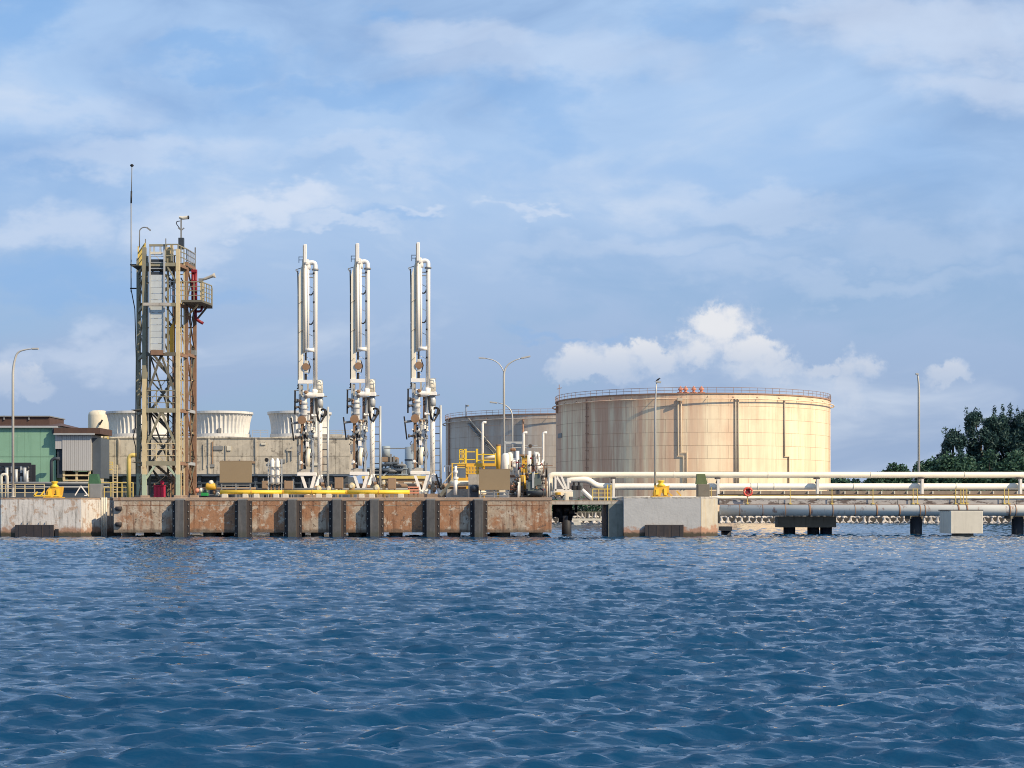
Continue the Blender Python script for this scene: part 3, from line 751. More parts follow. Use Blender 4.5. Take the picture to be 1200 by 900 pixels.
M_TRAIL = mat('tank_railing_steel', (.30, .21, .17), .6, var=.2)
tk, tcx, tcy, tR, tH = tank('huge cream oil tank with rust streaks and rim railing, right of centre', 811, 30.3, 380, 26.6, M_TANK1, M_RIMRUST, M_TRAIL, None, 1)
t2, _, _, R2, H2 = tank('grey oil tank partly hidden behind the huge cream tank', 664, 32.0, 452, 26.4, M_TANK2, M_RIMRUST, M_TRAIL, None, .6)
def on_tank(px, py, cx, cy, Rr, off):
    """point on a tank wall (radius Rr+off) seen at this photo pixel"""
    d = Vector(((px-600)/F, 1, (HOR-py)/F)); o = Vector((0, 0, EYE)); q = Rr+off
    A = d.x*d.x+1; B = -2*(d.x*cx+cy); Cc = cx*cx+cy*cy-q*q
    s = (-B-math.sqrt(max(B*B-4*A*Cc, 0)))/(2*A); return o+d*s
def wall_pipe(t, pts, r, m_, cx, cy, Rr, off=.3, name='wall_pipe'):
    MB().tube([on_tank(a, b, cx, cy, Rr, off) for a, b in pts], r, 8).build(name, m_, t, smooth=True)
M_WALLP = mat('tank_wall_pipe', (.55, .47, .36), .6, var=.15, rust=.2)
for dx in (0, 3.8):
    wall_pipe(tk, [(794.5+dx, 467), (794.5+dx, 534-dx), (801+dx, 534-dx), (801+dx, 572)], .13, M_WALLP, tcx, tcy, tR, .22)
for dx in (0, 3.4): wall_pipe(tk, [(862+dx, 466), (862+dx, 572)], .13, M_WALLP, tcx, tcy, tR, .22)
wall_pipe(tk, [(919.5, 468), (919.5, 535), (924.5, 535), (924.5, 572)], .15, M_WALLP, tcx, tcy, tR, .24)
wall_pipe(tk, [(687, 468), (687, 552), (692, 556), (692, 572)], .12, M_RIMRUST, tcx, tcy, tR, .35)
for k in range(9):
    y_ = 478+k*10; p = on_tank(688.5, y_, tcx, tcy, tR, .2); MB().bar(p-Vector((.5, 0, 0)), p+Vector((.5, 0, 0)), .1).build('pipe_clip', M_RIMRUST, tk)
wall_pipe(tk, [(971.3, 466), (971.3, 575)], .13, M_RIMRUST, tcx, tcy, tR, .0, 'edge_pipe')
MB().box(X(794, 349.3), X(800, 349.3), 349.2, 349.62, Z(469.5, 349), Z(466, 349)).build('valve_box', M_WALLP, tk)
# rim fittings: four faded orange vents, mast
for px in (797.5, 803.5, 813, 822):
    c = on_tank(px, 461.5, tcx, tcy, tR, -1.2); c.z = tH-.1
    v = MB().lathe(c, [(.75, 0), (.75, .3), (.3, .35), (.3, .75), (.52, .8), (.5, 1.05), (.22, 1.3), (.10, 1.55)], 9).build('roof_vent', M_PINK, tk)
pm = on_tank(651.5, 470, tcx, tcy, tR, .4) if False else Vector((tcx-tR+.6, tcy-4, tH))
MB().bar(pm-Vector((0, 0, 1)), pm+Vector((0, 0, 3.6)), .16).build('mast', M_TRAIL, tk)
MB().bar(pm+Vector((-.5, 0, 2.6)), pm+Vector((.6, 0, 2.9)), .14).build('mast_arm', M_TRAIL, tk)
MB().box(pm.x-.7, pm.x+.7, pm.y-.6, pm.y+.6, tH-2.6, tH-.3).build('stair_head', M_RIMRUST, tk)
a_ = on_tank(656, 510.5, tcx, tcy, tR, .05)
d_ = Vector((a_.x-tcx, a_.y-tcy, 0)).normalized(); s_ = Vector((-d_.y, d_.x, 0))
b_ = MB(); b_.bar(a_-s_*1.6, a_+s_*1.6, .08, 1.0); b_.build('name_plate', M_GREYST, tk)
# grey tank: stair and pipes
c2x, c2y = X(664, 452), 452
for k in range(26):
    u = k/25; p = on_tank(549+u*32, 496+u*38, c2x, c2y, R2, .45)
    MB().bar(p-Vector((.5, 0, 0)), p+Vector((.5, 0, 0)), .9, .10).build('stair_tread', M_GREYST, t2)
wall_pipe(t2, [(549, 490), (581, 528)], .12, M_WALLP, c2x, c2y, R2, 1.0, 'stair_rail')
wall_pipe(t2, [(549, 497), (581, 535)], .22, M_GREYST, c2x, c2y, R2, .9, 'stair_stringer')
for px in (613, 526): wall_pipe(t2, [(px, 490), (px, 575)], .2, M_RIMRUST, c2x, c2y, R2, .3)
wall_pipe(t2, [(546, 474), (546, 490)], .12, M_GREYST, c2x, c2y, R2, .2, 'rim_mast'); wall_pipe(t2, [(546, 475.5), (549, 475.5)], .2, M_GREYST, c2x, c2y, R2, .2, 'rim_lamp')

# ================================================================ PLANT BUILDINGS ON THE LEFT SHORE
def q(px, py, D): return P(px, py, D)
gw = thing('green_warehouse', 'green clad warehouse with brown roof and raised ridge at far left', 'warehouse', (X(20, 252), 258, 2.3))
D = 244.8
x0, x1 = X(-190, D), X(65.5, D)
nb = 14
for k in range(nb):
    a = x0+(x1-x0)*k/nb; b = x0+(x1-x0)*(k+1)/nb
    MB().box(a+.01, b-.01, D, D+.2, Z(535.2, D), Z(501.5, D)).build('wall_panel', M_GREENW, gw)
    MB().box(a+.01, b-.01, D+.03, D+.2, 2.3, Z(535.7, D)).build('wall_panel', M_GREENW, gw)
MB().box(x0, x1, D+.25, D+24, 2.3, Z(503, D)).build('core', M_GREENW, gw)
MB().box(x0-.3, x1+.4, D-.5, D+24.5, Z(501.4, D), Z(499.4, D)).build('gutter', M_GALV, gw)
b = MB(); b.add([(x0-.3, D-.4, Z(499.3, D)), (X(73, D), D-.4, Z(499.3, D)), (X(71.5, D+9), D+9, Z(492.2, D)), (x0-.3, D+9, Z(492.2, D)), (x0-.3, D+24, Z(499.3, D)), (X(73, D), D+24, Z(499.3, D))], [(0, 1, 2, 3), (3, 2, 5, 4), (1, 5, 2), (0, 3, 4), (0, 4, 5, 1)])
b.build('roof', M_BROWNR, gw)
MB().box(x0, X(58, D+5), D+5, D+13, Z(495, D), Z(486.3, D)).build('roof_monitor', M_BROWNR, gw)
MB().box(x0, X(59, D+5), D+4.7, D+13.4, Z(486.2, D), Z(485, D)).build('monitor_cap', M_GREYST, gw)
for px in (34, 5): MB().bar(q(px, 492, D+4.9), q(px, 487, D+4.9), .2).build('monitor_post', M_GREYST, gw)
MB().box(X(61, 244), X(65, 244), 244.1, 244.5, Z(508, 244), Z(501.6, 244)).build('duct', M_NAVY, gw)

gs = thing('grey_shed', 'tall grey corrugated shed on legs with brown eaves beside green warehouse', 'shed', (X(88, 244), 247, 2.3))
D = 244
for k in range(7):
    a = X(73, D)+(X(106.5, D)-X(73, D))*k/7; b = X(73, D)+(X(106.5, D)-X(73, D))*(k+1)/7
    MB().box(a+.008, b-.008, D, D+.15, Z(551.5, D), Z(509, D)).build('cladding_sheet', M_GREYC, gs)
MB().box(X(73, D), X(106.5, D), D+.2, D+6, Z(551, D), Z(509, D)).build('core', M_GREYC, gs)
MB().box(X(64.5, D), X(73, D)-.02, D+.1, D+6, Z(526, D), Z(506, D)).build('side_hood', M_GREYC, gs)
MB().box(X(66, D), X(73, D)-.03, D+.4, D+6, Z(560, D), Z(526.5, D)).build('side_frame', M_NAVY, gs)
MB().box(X(64, D), X(118, D), D-.4, D+7, Z(508.6, D), Z(501.5, D)).build('eaves_band', M_BROWNR, gs)
MB().box(X(64, D), X(112, D), D-.6, D-.42, Z(509.6, D), Z(508, D)).build('gutter', M_GALV, gs)
MB().box(X(107, D), X(116.5, D), D+.8, D+6, Z(560, D), Z(513, D)).build('side_panel', M_SLATE, gs)
for px in (75, 90, 105): MB().bar(q(px, 583, D+.5), q(px, 551.6, D+.5), .3).build('leg', M_CREAM, gs)
for y_ in (557, 563): MB().bar(q(74, y_, D+.4), q(106, y_, D+.4), .22).build('frame_beam', M_CREAM, gs)
MB().box(X(73, D), X(107, D), D+3, D+3.3, 2.3, Z(552, D)).build('back_wall', M_DARK, gs)
tb = MB().tube(bend([q(60.2, 583, 243), q(60.2, 537.5, 243), q(70, 537.5, 243)], .9), .24, 10).build('bent_duct', M_NAVY, smooth=True)
tag(tb, 'dark blue bent duct rising in front of the green wall', 'duct')

si = thing('domed_silo', 'cream domed silo peeping over the roof beside the fan stacks', 'silo', (X(115, 300), 300, 2.3))
rr = 12*300/F
MB().lathe((X(115.5, 300), 300, 2.3), [(rr, 0), (rr, Z(487, 300)-2.3), (rr*.92, Z(483.5, 300)-2.3), (rr*.6, Z(481.2, 300)-2.3), (.1, Z(480.6, 300)-2.3)], 28).build('shell', M_SILO, si, smooth=True)
MB().bar(q(116.5, 498, 297.9), q(120, 492, 297.9), .25).build('strut', M_BLACK, si)

# cooling tower block
ct = thing('cooling_tower', 'long stained concrete cooling tower block behind the steel tower', 'cooling tower', (X(264, 262), 268, 2.3))
D = 262
cuts = [118, 134, 163, 196, 222, 250, 294, 300, 331, 350, 372, 393, 409.5]
for a, b in zip(cuts, cuts[1:]):
    MB().box(X(a, D)+.02, X(b, D)-.02, D, D+.5, Z(534.3, D), Z(514, D)).build('wall_panel', M_COOL, ct)
    MB().box(X(a, D)+.02, X(b, D)-.02, D-.03, D+.5, Z(555.5, D), Z(534.8, D)).build('wall_panel', M_COOL, ct)
MB().box(X(118.5, D), X(409, D), D+.52, D+16, Z(555, D), Z(514.5, D)).build('core', M_COOL, ct)
MB().box(X(117, D), X(410.5, D), D-.15, D+16.3, Z(513.8, D), Z(512.6, D)).build('parapet', M_COOL, ct)
MB().box(X(117, D), X(411, D), D-.3, D+.6, Z(557.5, D), Z(555.6, D)).build('drip_edge', M_SLATE, ct)
MB().box(X(121, D), X(407, D), D+1.5, D+15, 2.3, Z(557.6, D)).build('basin_wall', M_SLATE, ct)
for px in range(124, 410, 22): MB().bar(q(px, 585, D+.6), q(px, 557.6, D+.6), .5).build('basin_column', M_SLATE, ct)
MB().bar(q(118, 566, D+.3), q(408, 566, D+.3), .25).build('basin_rail', M_NAVY, ct)
for px in (139, 245, 300, 351): MB().bar(q(px, 555, D-.1), q(px, 514, D-.1), .22).build('downpipe', M_COOL, ct)
MB().box(X(266, D), X(271, D), D-.2, D-.04, Z(528, D), Z(522.5, D)).build('wall_vent', M_CONCW, ct)
MB().box(X(374, D), X(400, D), D+1, D+6, Z(512.5, D), Z(508.5, D)).build('roof_box', M_COOL, ct)
railing(ct, [q(296, 512.6, D+.2), q(314, 512.6, D+.2)], M_GALV, 1.1, 1.2, .04)
railing(ct, [q(386, 512.6, D+.2), q(409, 512.6, D+.2)], M_GALV, 1.1, 1.2, .04)
rw = random.Random(6)
for k in range(16):
    px = rw.uniform(232, 405); py = rw.uniform(516, 548); w = rw.uniform(.5, 1.6)
    if k % 2: MB().bar(q(px, py, D-.12), q(px, py+rw.uniform(8, 30), D-.12), .12).build('wall_conduit', rw.choice((M_GREYST, M_BRONZE, M_COOL)), ct)
    else: MB().box(X(px, D)-w/2, X(px, D)+w/2, D-.2, D-.04, Z(py, D)-.4*w, Z(py, D)).build('wall_box', rw.choice((M_GREYST, M_BROWNBOX, M_CONCW, M_COOL)), ct)
for px in range(128, 406, 9): MB().bar(q(px, 583, D-1.5), q(px+rw.uniform(-1, 1), rw.uniform(560, 572), D-1.5), .16).build('basin_pipe', rw.choice((M_NAVY, M_GREYST, M_BRONZE, M_SLATE)), ct)
def stack(px, label):
    D = 268.5; cx = X(px, D); s = D/F
    t = thing('fan_stack', label, 'fan stack', (cx, D, Z(512.6, D)), 'fluted cooling tower fan stacks')
    zb, zt = Z(512.6, D)-.05, Z(483.6, D); n = 132
    prof = [(32.2, 0), (31.6, .18), (31.6, .35), (32.4, .6), (34.2, .85), (36, 1.0)]
    b = MB()
    for r_, u in prof:
        for k in range(n):
            a = 2*math.pi*k/n; rr_ = r_*s+(.20 if k % 3 == 0 else 0)
            b.v.append(Vector((cx+rr_*math.cos(a), D+rr_*math.sin(a), zb+(zt-zb)*u)))
    for i in range(len(prof)-1):
        for k in range(n):
            k2 = (k+1) % n; b.f.append((i*n+k, i*n+k2, (i+1)*n+k2, (i+1)*n+k))
    b.build('fluted_shell', M_STACK, t)
    MB().lathe((cx, D, zt), [(36*s-.15, -.3), (36*s+.2, -.3), (36*s+.2, .05), (36*s-.15, .05)], 66, cap=False).build('rim_band', M_STACK, t)
    MB().lathe((cx, D, zb), [(32.4*s+.1, 0), (32.6*s+.25, .0), (32.6*s+.25, .5), (32*s+.1, .5)], 66, cap=False).build('base_band', M_STACK, t)
    MB().box(cx+.3, cx+.8, D-32.6*s-.25, D-32.2*s, zb+.55, zb+1.3).build('access_door', M_GREYST, t)
    MB().lathe((cx, D, zb+1.5), [(1.2, 0), (1.2, .6)], 16).build('fan_hub', M_GREYST, t)
stack(162, 'pale fluted fan stack left of the steel tower, nearest the silo')
stack(259, 'pale fluted fan stack just right of the steel tower')
stack(351, 'pale fluted fan stack behind the leftmost loading arm')
def cage_ladder(px, y0, y1, D, m_, label, w=7):
    t = thing('caged_ladder', label, 'ladder', q(px, y1, D))
    for s in (-1, 1): MB().bar(q(px+s*w/2, y0, D), q(px+s*w/2, y1, D), .14).build('stile', m_, t)
    n = int((y1-y0)/3.2)
    for k in range(n): MB().bar(q(px-w/2, y0+k*3.2, D), q(px+w/2, y0+k*3.2, D), .09).build('rung', m_, t)
    return t
cl = cage_ladder(124, 505, 553, 261, M_YRAIL, 'yellow caged ladder on the left end of the cooling tower block', 5)
MB().box(X(117, 261), X(132, 261), 260.2, 261.5, Z(551, 261), Z(550, 261)).build('landing', M_YRAIL, cl)
railing(cl, [q(117, 550, 260.3), q(132, 550, 260.3)], M_YRAIL, 1.1, .6, .05)
railing(cl, [q(114, 512, 260.3), q(128, 512, 260.3)], M_BRONZE, 1.1, .8, .05)
cage_ladder(135, 545, 583, 232, M_CREAM, 'yellow ladder rising from the yard below the cooling tower', 5)
gp = MB().tube(bend([q(151, 583, 200), q(151, 533.5, 200), q(161, 533.5, 200)], .8), .26, 12).build('bent_pipe', M_YRAIL, smooth=True)
tag(gp, 'yellow gooseneck vent pipe left of the steel tower', 'pipe')

# yard fence railings and dark process skid at far left
sk = thing('process_skid', 'dark open pipe rack skid with white posts in front of green wall', 'pipe rack', (X(16, 230), 230, 2.3))
D = 230
for px in (-8, 3, 14, 25, 35.5): MB().bar(q(px, 583, D), q(px, 543, D), .24).build('column', M_GALV if px in (14, 25) else M_DARK, sk)
for y_ in (544, 556, 568): MB().bar(q(-10, y_, D), q(36, y_, D), .42).build('beam', M_DARK, sk)
MB().box(X(-10, D), X(36, D), D+2, D+2.4, Z(575, D), Z(544, D)).build('back_panel', M_DARK, sk)
for px, a, b in ((8, 548, 575), (19, 550, 572), (29, 548, 566), (31.5, 552, 574)): MB().tube([q(px, a, D-.4), q(px, b, D-.4)], .22, 8).build('vessel_pipe', M_GALV, sk, smooth=True)
MB().tube(bend([q(1.5, 583, 222), q(1.5, 556, 222), q(8.5, 556, 222), q(8.5, 583, 222)], .7), .2, 10).build('loop_pipe', M_CONCW, sk, smooth=True)
for y_ in (548, 552, 561, 564): MB().tube([q(-10, y_, D+.6), q(36, y_, D+.6)], .12, 6).build('pipe', M_GREYST, sk, smooth=True)
yw = thing('yard_wall', 'low dark yard wall with pipes behind the left dolphin', 'wall', (X(60, 228), 228, 2.3))
MB().box(X(-40, 228), X(131, 228), 228, 228.3, 2.3, Z(567, 228)).build('wall', M_SLATE, yw)
for y_ in (566, 571): MB().tube([q(-20, y_, 227.6), q(128, y_, 227.6)], .16, 8).build('pipe', M_GREYST, yw, smooth=True)
yr = thing('yard_railing', 'cream handrail along the yard behind the left dolphin', 'railing', q(60, 583, 206))
railing(yr, [q(-5, 582, 206), q(52, 582, 206)], M_CREAM, 1.5, 1.3, .05)
railing(yr, [q(104, 582, 206), q(156, 582, 206)], M_YRAIL, 1.7, 1.2, .05)

# far process units between the loading arms
fu = thing('process_unit', 'dark distant process unit with vessels between the middle and right loading arms', 'process unit', (X(458, 330), 330, 2.3))
D = 330; rnd_ = random.Random(3)
MB().box(X(430, D), X(477, D), D, D+8, 2.3, Z(548, D)).build('structure', M_NAVY, fu)
MB().box(X(447, D), X(465, D), D-.5, D+6, Z(541, D), Z(535.5, D)).build('upper_deck', M_BROWNBOX, fu)
MB().lathe((X(451.5, D), D+2, Z(536, D)), [(5*D/F, 0), (5*D/F, 2.2), (.4, 2.3)], 18).build('vessel', M_BLUEG, fu, smooth=True)
for px, y_ in ((447, 536), (458, 532), (462, 534), (466, 538), (471, 541), (474, 544)): MB().bar(q(px, 560, D-.6), q(px, y_, D-.6), .35).build('column', M_GREYST, fu)
for px, y_, r_ in ((450, 545, .3), (456, 543.5, .34), (462, 543, .3), (466, 546, .3), (470, 545, .28), (453, 551, .3), (460, 552, .3), (467, 551, .3)): MB().lathe(q(px, y_, D-1.2), [(r_*.6, -.9), (r_, -.5), (r_, .5), (r_*.6, .9)], 12, axis='x').build('exchanger', rnd_.choice((M_NAVY, M_GREYST, M_SLATE)), fu, smooth=True)
for px in range(448, 478, 4): MB().bar(q(px, 562, D-.7), q(px, 545, D-.7), .2).build('column', rnd_.choice((M_NAVY, M_BLUEG)), fu)
for y_ in (549, 556, 561): MB().bar(q(430, y_, D-.8), q(478, y_, D-.8), .22).build('beam', M_BLUEG, fu)
MB().bar(q(449, 558, D-.9), q(458, 549, D-.9), .3).build('brace', M_GALV, fu)
MB().tube([q(450, 525.4, D), q(476, 525.4, D)], .1, 6).build('overhead_line', M_GREYST, fu)
bt = thing('blue_grey_tank', 'small blue grey tank standing behind the rightmost loading arm', 'tank', (X(483, 340), 340, 2.3))
MB().lathe((X(484, 340), 340, 2.3), [(9.6*.17, 0), (9.6*.17, Z(524, 340)-2.3), (.3, Z(523, 340)-2.3)], 24).build('shell', M_BLUEG, bt, smooth=True)
for y_ in (540, 556): MB().lathe((X(484, 340), 340, Z(y_, 340)), [(9.9*.17, 0), (9.9*.17, .3)], 24).build('band', M_SLATE, bt)
bb = thing('low_building', 'low pale building with yellow parapet behind the loading arm bases', 'building', (X(455, 300), 300, 2.3))
MB().box(X(425, 300), X(500, 300), 300, 306, 2.3, Z(561, 300)).build('wall', M_BROWNBOX, bb)
MB().box(X(424, 300), X(501, 300), 299.7, 300.2, Z(560.9, 300), Z(557.6, 300)).build('parapet', M_YRAIL, bb)
for px in (434, 447, 462, 478, 490): MB().box(X(px, 300)-.7, X(px, 300)+.7, 299.8, 299.98, Z(572, 300), Z(565, 300)).build('window', M_CONCW, bb)
# shrubs along the far shore under the trestle line

# ================================================================ TREES
def leaf_mat(name, c0, c1):
    m_ = bpy.data.materials.new(name); m_.use_nodes = True; t = NT(m_.node_tree); b = t.n['Principled BSDF']
    pos = t.node('ShaderNodeNewGeometry').outputs['Position']
    rnd = t.node('ShaderNodeNewGeometry').outputs['Random Per Island']
    t.set(b.inputs['Base Color'], t.mix(t.m('ADD', t.m('MULTIPLY', t.noise(pos, .3, 3), .6), t.m('MULTIPLY', rnd, .4)), c0, c1))
    b.inputs['Roughness'].default_value = .6; b.inputs['Specular IOR Level'].default_value = .25
    return m_
M_LEAFD = leaf_mat('casuarina_leaf', (.018, .052, .054), (.046, .095, .084))
M_LEAFM = leaf_mat('broad_leaf', (.024, .068, .052), (.056, .125, .075))
def crown_mesh(lobes, n, size, up=0.0, seed=1, needle=False):
    g = np.random.default_rng(seed); vs = []; fs = []
    w = np.array([l[3]*l[4]*l[5] for l in lobes]); w = w/w.sum()
    pick = g.choice(len(lobes), n, p=w)
    for k in range(n):
        cx, cy, cz, rx, ry, rz = lobes[pick[k]]
        d = g.standard_normal(3); d /= np.linalg.norm(d); u = g.random()**.30
        c = np.array([cx+d[0]*rx*u, cy+d[1]*ry*u, cz+d[2]*rz*u])
        a = g.standard_normal(3); a[2] = a[2]*(.8 if not needle else 1.0)+up; a /= np.linalg.norm(a)
        b = np.cross(a, g.standard_normal(3)); b /= np.linalg.norm(b)
        s = size*g.uniform(.55, 1.5); l = s*(1.5 if needle else 1.0); ww = s*(.42 if needle else .62)
        o = len(vs)
        vs += [c-a*l*.5, c+b*ww*.5-a*l*.05, c+a*l*.6, c-b*ww*.5+a*l*.05]
        fs.append((o, o+1, o+2, o+3))
    me = bpy.data.meshes.new('crown'); me.from_pydata([tuple(v) for v in vs], [], fs); me.update(); return me
def tree(label, px, D, h, lobes, n, size, m_, seed, needle=False, up=0., group='trees on the far shore', name='shore_tree', g0=2.2):
    loc = (X(px, D), D, g0); t = thing(name, label, 'tree', loc, group)
    me = crown_mesh(lobes, n, size, up, seed, needle); me.materials.append(m_)
    o = bpy.data.objects.new('crown', me); COL.objects.link(o); o.parent = t
    b = MB(); L = Vector(loc)
    b.tube([L-Vector((0, 0, .3)), L+Vector((.1, 0, h*.35)), L+Vector((-.1, .1, h*.8))], [.028*h, .02*h, .006*h], 8)
    b.build('trunk', M_BARK, t)
    for l in lobes[:9]:
        c = Vector(l[:3]); s0 = L+Vector((0, 0, max(h*.25, c.z*.62)))
        MB().tube([s0, (s0+L+c)/2+Vector((0, 0, .2)), L+c], [.010*h, .007*h, .003*h], 5).build('limb', M_BARK, t)
    return t
def casu(seed, h, w):
    g = random.Random(seed); L = []
    for k in range(52):
        u = g.random(); z = h*(.26+.70*u**.85); rr = w*(1.05-.5*u*u)*g.uniform(.25, 1.0); a = g.uniform(0, 6.28)
        L.append((rr*math.cos(a), rr*math.sin(a), z-1.0, w*.27*g.uniform(.6, 1.2), w*.27*g.uniform(.6, 1.2), h*.075*g.uniform(.7, 1.3)))
    for k in range(9):
        a = g.uniform(0, 6.28); L.append((w*.6*math.cos(a), w*.3*math.sin(a), h*g.uniform(.86, .98), w*.08, w*.08, h*.07))
    return L
def broad(seed, h, w):
    g = random.Random(seed); L = []
    for k in range(16):
        a = g.uniform(0, 6.28); u = g.random()**.5; z = h*(.88-.42*u*u)*g.uniform(.8, 1.0)
        L.append((w*u*math.cos(a), w*u*math.sin(a), z, w*.36*g.uniform(.7, 1.2), w*.36*g.uniform(.7, 1.2), h*.15*g.uniform(.7, 1.2)))
    for k in range(5):
        a = g.uniform(0, 6.28); L.append((w*.8*math.cos(a), w*.8*math.sin(a), h*.25, w*.4, w*.4, h*.22))
    return L
Dt = 420
def hh(py, D): return Z(py, D)-2.2
tree('tallest dark casuarina at the right edge of the trees', 1181, 428, hh(478, 428), casu(3, hh(478, 428), 6.6), 15000, .60, M_LEAFD, 31, True, .7)
tree('tall dark casuarina just left of the tallest one', 1150, 424, hh(480, 424), casu(5, hh(480, 424), 6.2), 14000, .60, M_LEAFD, 32, True, .7)
tree('lower feathery casuarina at the left of the tall clump', 1117, 420, hh(501, 420), casu(8, hh(501, 420), 4.2), 7000, .58, M_LEAFD, 33, True, .6)
tree('dark casuarina mostly cut off by the right picture edge', 1212, 424, hh(480, 424), casu(9, hh(480, 424), 6.6), 14000, .60, M_LEAFD, 34, True, .7)
blist = [(1052, 548, 3.6, 'small round tree at the left end of the tree belt'), (1070, 543, 4.2, 'rounded green tree in the belt right of the slender lamp'), (1090, 538, 4.6, 'rounded green tree below the feathery casuarina'),
         (1112, 533, 5.0, 'broad green tree under the left of the tall clump'), (1135, 533, 5.2, 'broad green tree under the middle of the tall clump'), (1160, 532, 5.2, 'broad green tree under the right of the tall clump'), (1186, 533, 5.2, 'broad green tree near the right picture edge'),
         (1213, 533, 5.2, 'broad green tree cut off by the right picture edge'), (1030, 557, 3.0, 'low bushy tree at the far left tip of the belt'), (1041, 552, 3.4, 'low bushy tree second from the left tip of the belt')]
for i, (px, py, w, lab) in enumerate(blist):
    tree(lab, px, 405+2*(i % 3), hh(py-6, 405), broad(40+i, hh(py-6, 405), w*1.1), 5200, .62, M_LEAFM, 60+i, False, .2)
blist2 = [(978, 551, 5.0, 'distant dark tree peeping out at the right edge of the cream tank'), (991, 553, 4.5, 'distant dark tree second from the cream tank'), (1003, 557, 4.0, 'small distant dark tree in the gap right of the tank'), (1017, 559, 3.4, 'smallest distant dark tree between tank and belt')]
for i, (px, py, w, lab) in enumerate(blist2):
    tree(lab, px, 560, hh(py, 560), broad(80+i, hh(py, 560), w), 1800, .85, M_LEAFM, 90+i, False, .2, group='far trees beside the tank')
def hedge():
    g = np.random.default_rng(5); lob = []
    for k in range(90): lob.append((X(1040, 350)+k*1.0-10, 356+g.uniform(-2, 2), 3.4+g.uniform(0, 2.2), 1.6, 1.4, 1.6+g.uniform(0, 1)))
    for k in range(26): lob.append((X(640, 344)+k*.55, 344+g.uniform(-1, 1), 2.6+g.uniform(0, 1.2), 1.2, 1.0, 1.6))
    me = crown_mesh(lob, 15000, .5, .2, 77); me.materials.append(M_LEAFM)
    o = bpy.data.objects.new('shore_scrub', me); COL.objects.link(o)
    tag(o, 'dark green scrub along the far shore below the trees', 'scrub', kind='stuff')
hedge()

# ================================================================ STEEL ACCESS TOWER
DF, DM, DB = 163.6, 166.2, 169.4           # front, middle and back planes
tw = thing('access_tower', 'tall rusting cream and olive steel tower with stairs on the jetty', 'tower', (X(195, 166), 166, ZT))
def col(px, y0, y1, D, w, m_, name='column', wy=None):
    MB().box(X(px, D)-w/2, X(px, D)+w/2, D-(wy or w)/2, D+(wy or w)/2, Z(y1, D), Z(y0, D)).build(name, m_, tw)
col(162.6, 303, 555, DB, .38, M_OLIVE); col(162.6, 555.01, 582, DB, .38, M_MINT)
col(169.2, 290, 444, DF, .36, M_OLIVE); col(169.2, 444.01, 556, DF, .36, M_CREAM); col(169.2, 556.01, 581, DF, .40, M_MINT)
col(208.6, 292, 556, DF, .36, M_CREAM); col(208.6, 556.01, 581, DF, .37, M_MINT)
col(216.4, 307, 581, DM, .20, M_CREAM); col(219.0, 307, 581, DM+.05, .24, M_RUST, wy=.34)
col(228.3, 316, 581, DB, .32, M_RUST)
col(175.5, 300, 581, DB-.1, .22, M_BRACE); col(197, 300, 581, DB-.1, .18, M_BRACE)
for px, D in ((163, DB), (170, DF), (209, DF), (218.5, DM), (228.3, DB)):
    MB().box(X(px, D)-.38, X(px, D)+.38, D-.38, D+.38, ZT-.01, Z(580.5, D), .03).build('plinth', M_COPING, tw)
levels = [308, 355, 413, 479, 541]
for i, y_ in enumerate(levels):
    m_ = (M_OLIVE, M_OLIVE, M_BRACE, M_OLIVE, M_OLIVE)[i]; hgt = .42 if i > 2 else .34
    MB().bar(P(169.2, y_+2, DF-.05), P(208.6, y_+2, DF-.05), .2, hgt).build('front_beam', m_, tw)
    MB().bar(P(162.6, y_+2, DB), P(228.3, y_+2, DB), .2, .32).build('rear_beam', M_BRACE, tw)
    a = P(169.2, y_+2, DF); b = P(162.6, y_+2, DB); b.z = a.z; MB().bar(a, b, .2, .3).build('side_beam', M_OLIVE, tw)
    a = P(208.6, y_+2, DF); b = P(219, y_+2, DM); b.z = a.z; MB().bar(a, b, .2, .3).build('side_beam', M_RUST, tw)
    a = P(219, y_+2, DM); b = P(228.3, y_+2, DB); b.z = a.z; MB().bar(a, b, .2, .3).build('side_beam', M_GALV if i > 2 else M_RUST, tw)
    if i in (0, 3, 4):
        z = Z(y_, DF); xa, xb = X(170, DF), X(209, DF)
        MB().box(xa, xb, DF+.1, DF+2.0, z-.02, z+.05).build('platform_grating', M_BRACE, tw)
        MB().box(X(164, DB), X(228, DB), DF+2.02, DB, z-.02, z+.05).build('platform_grating', M_BRACE, tw)
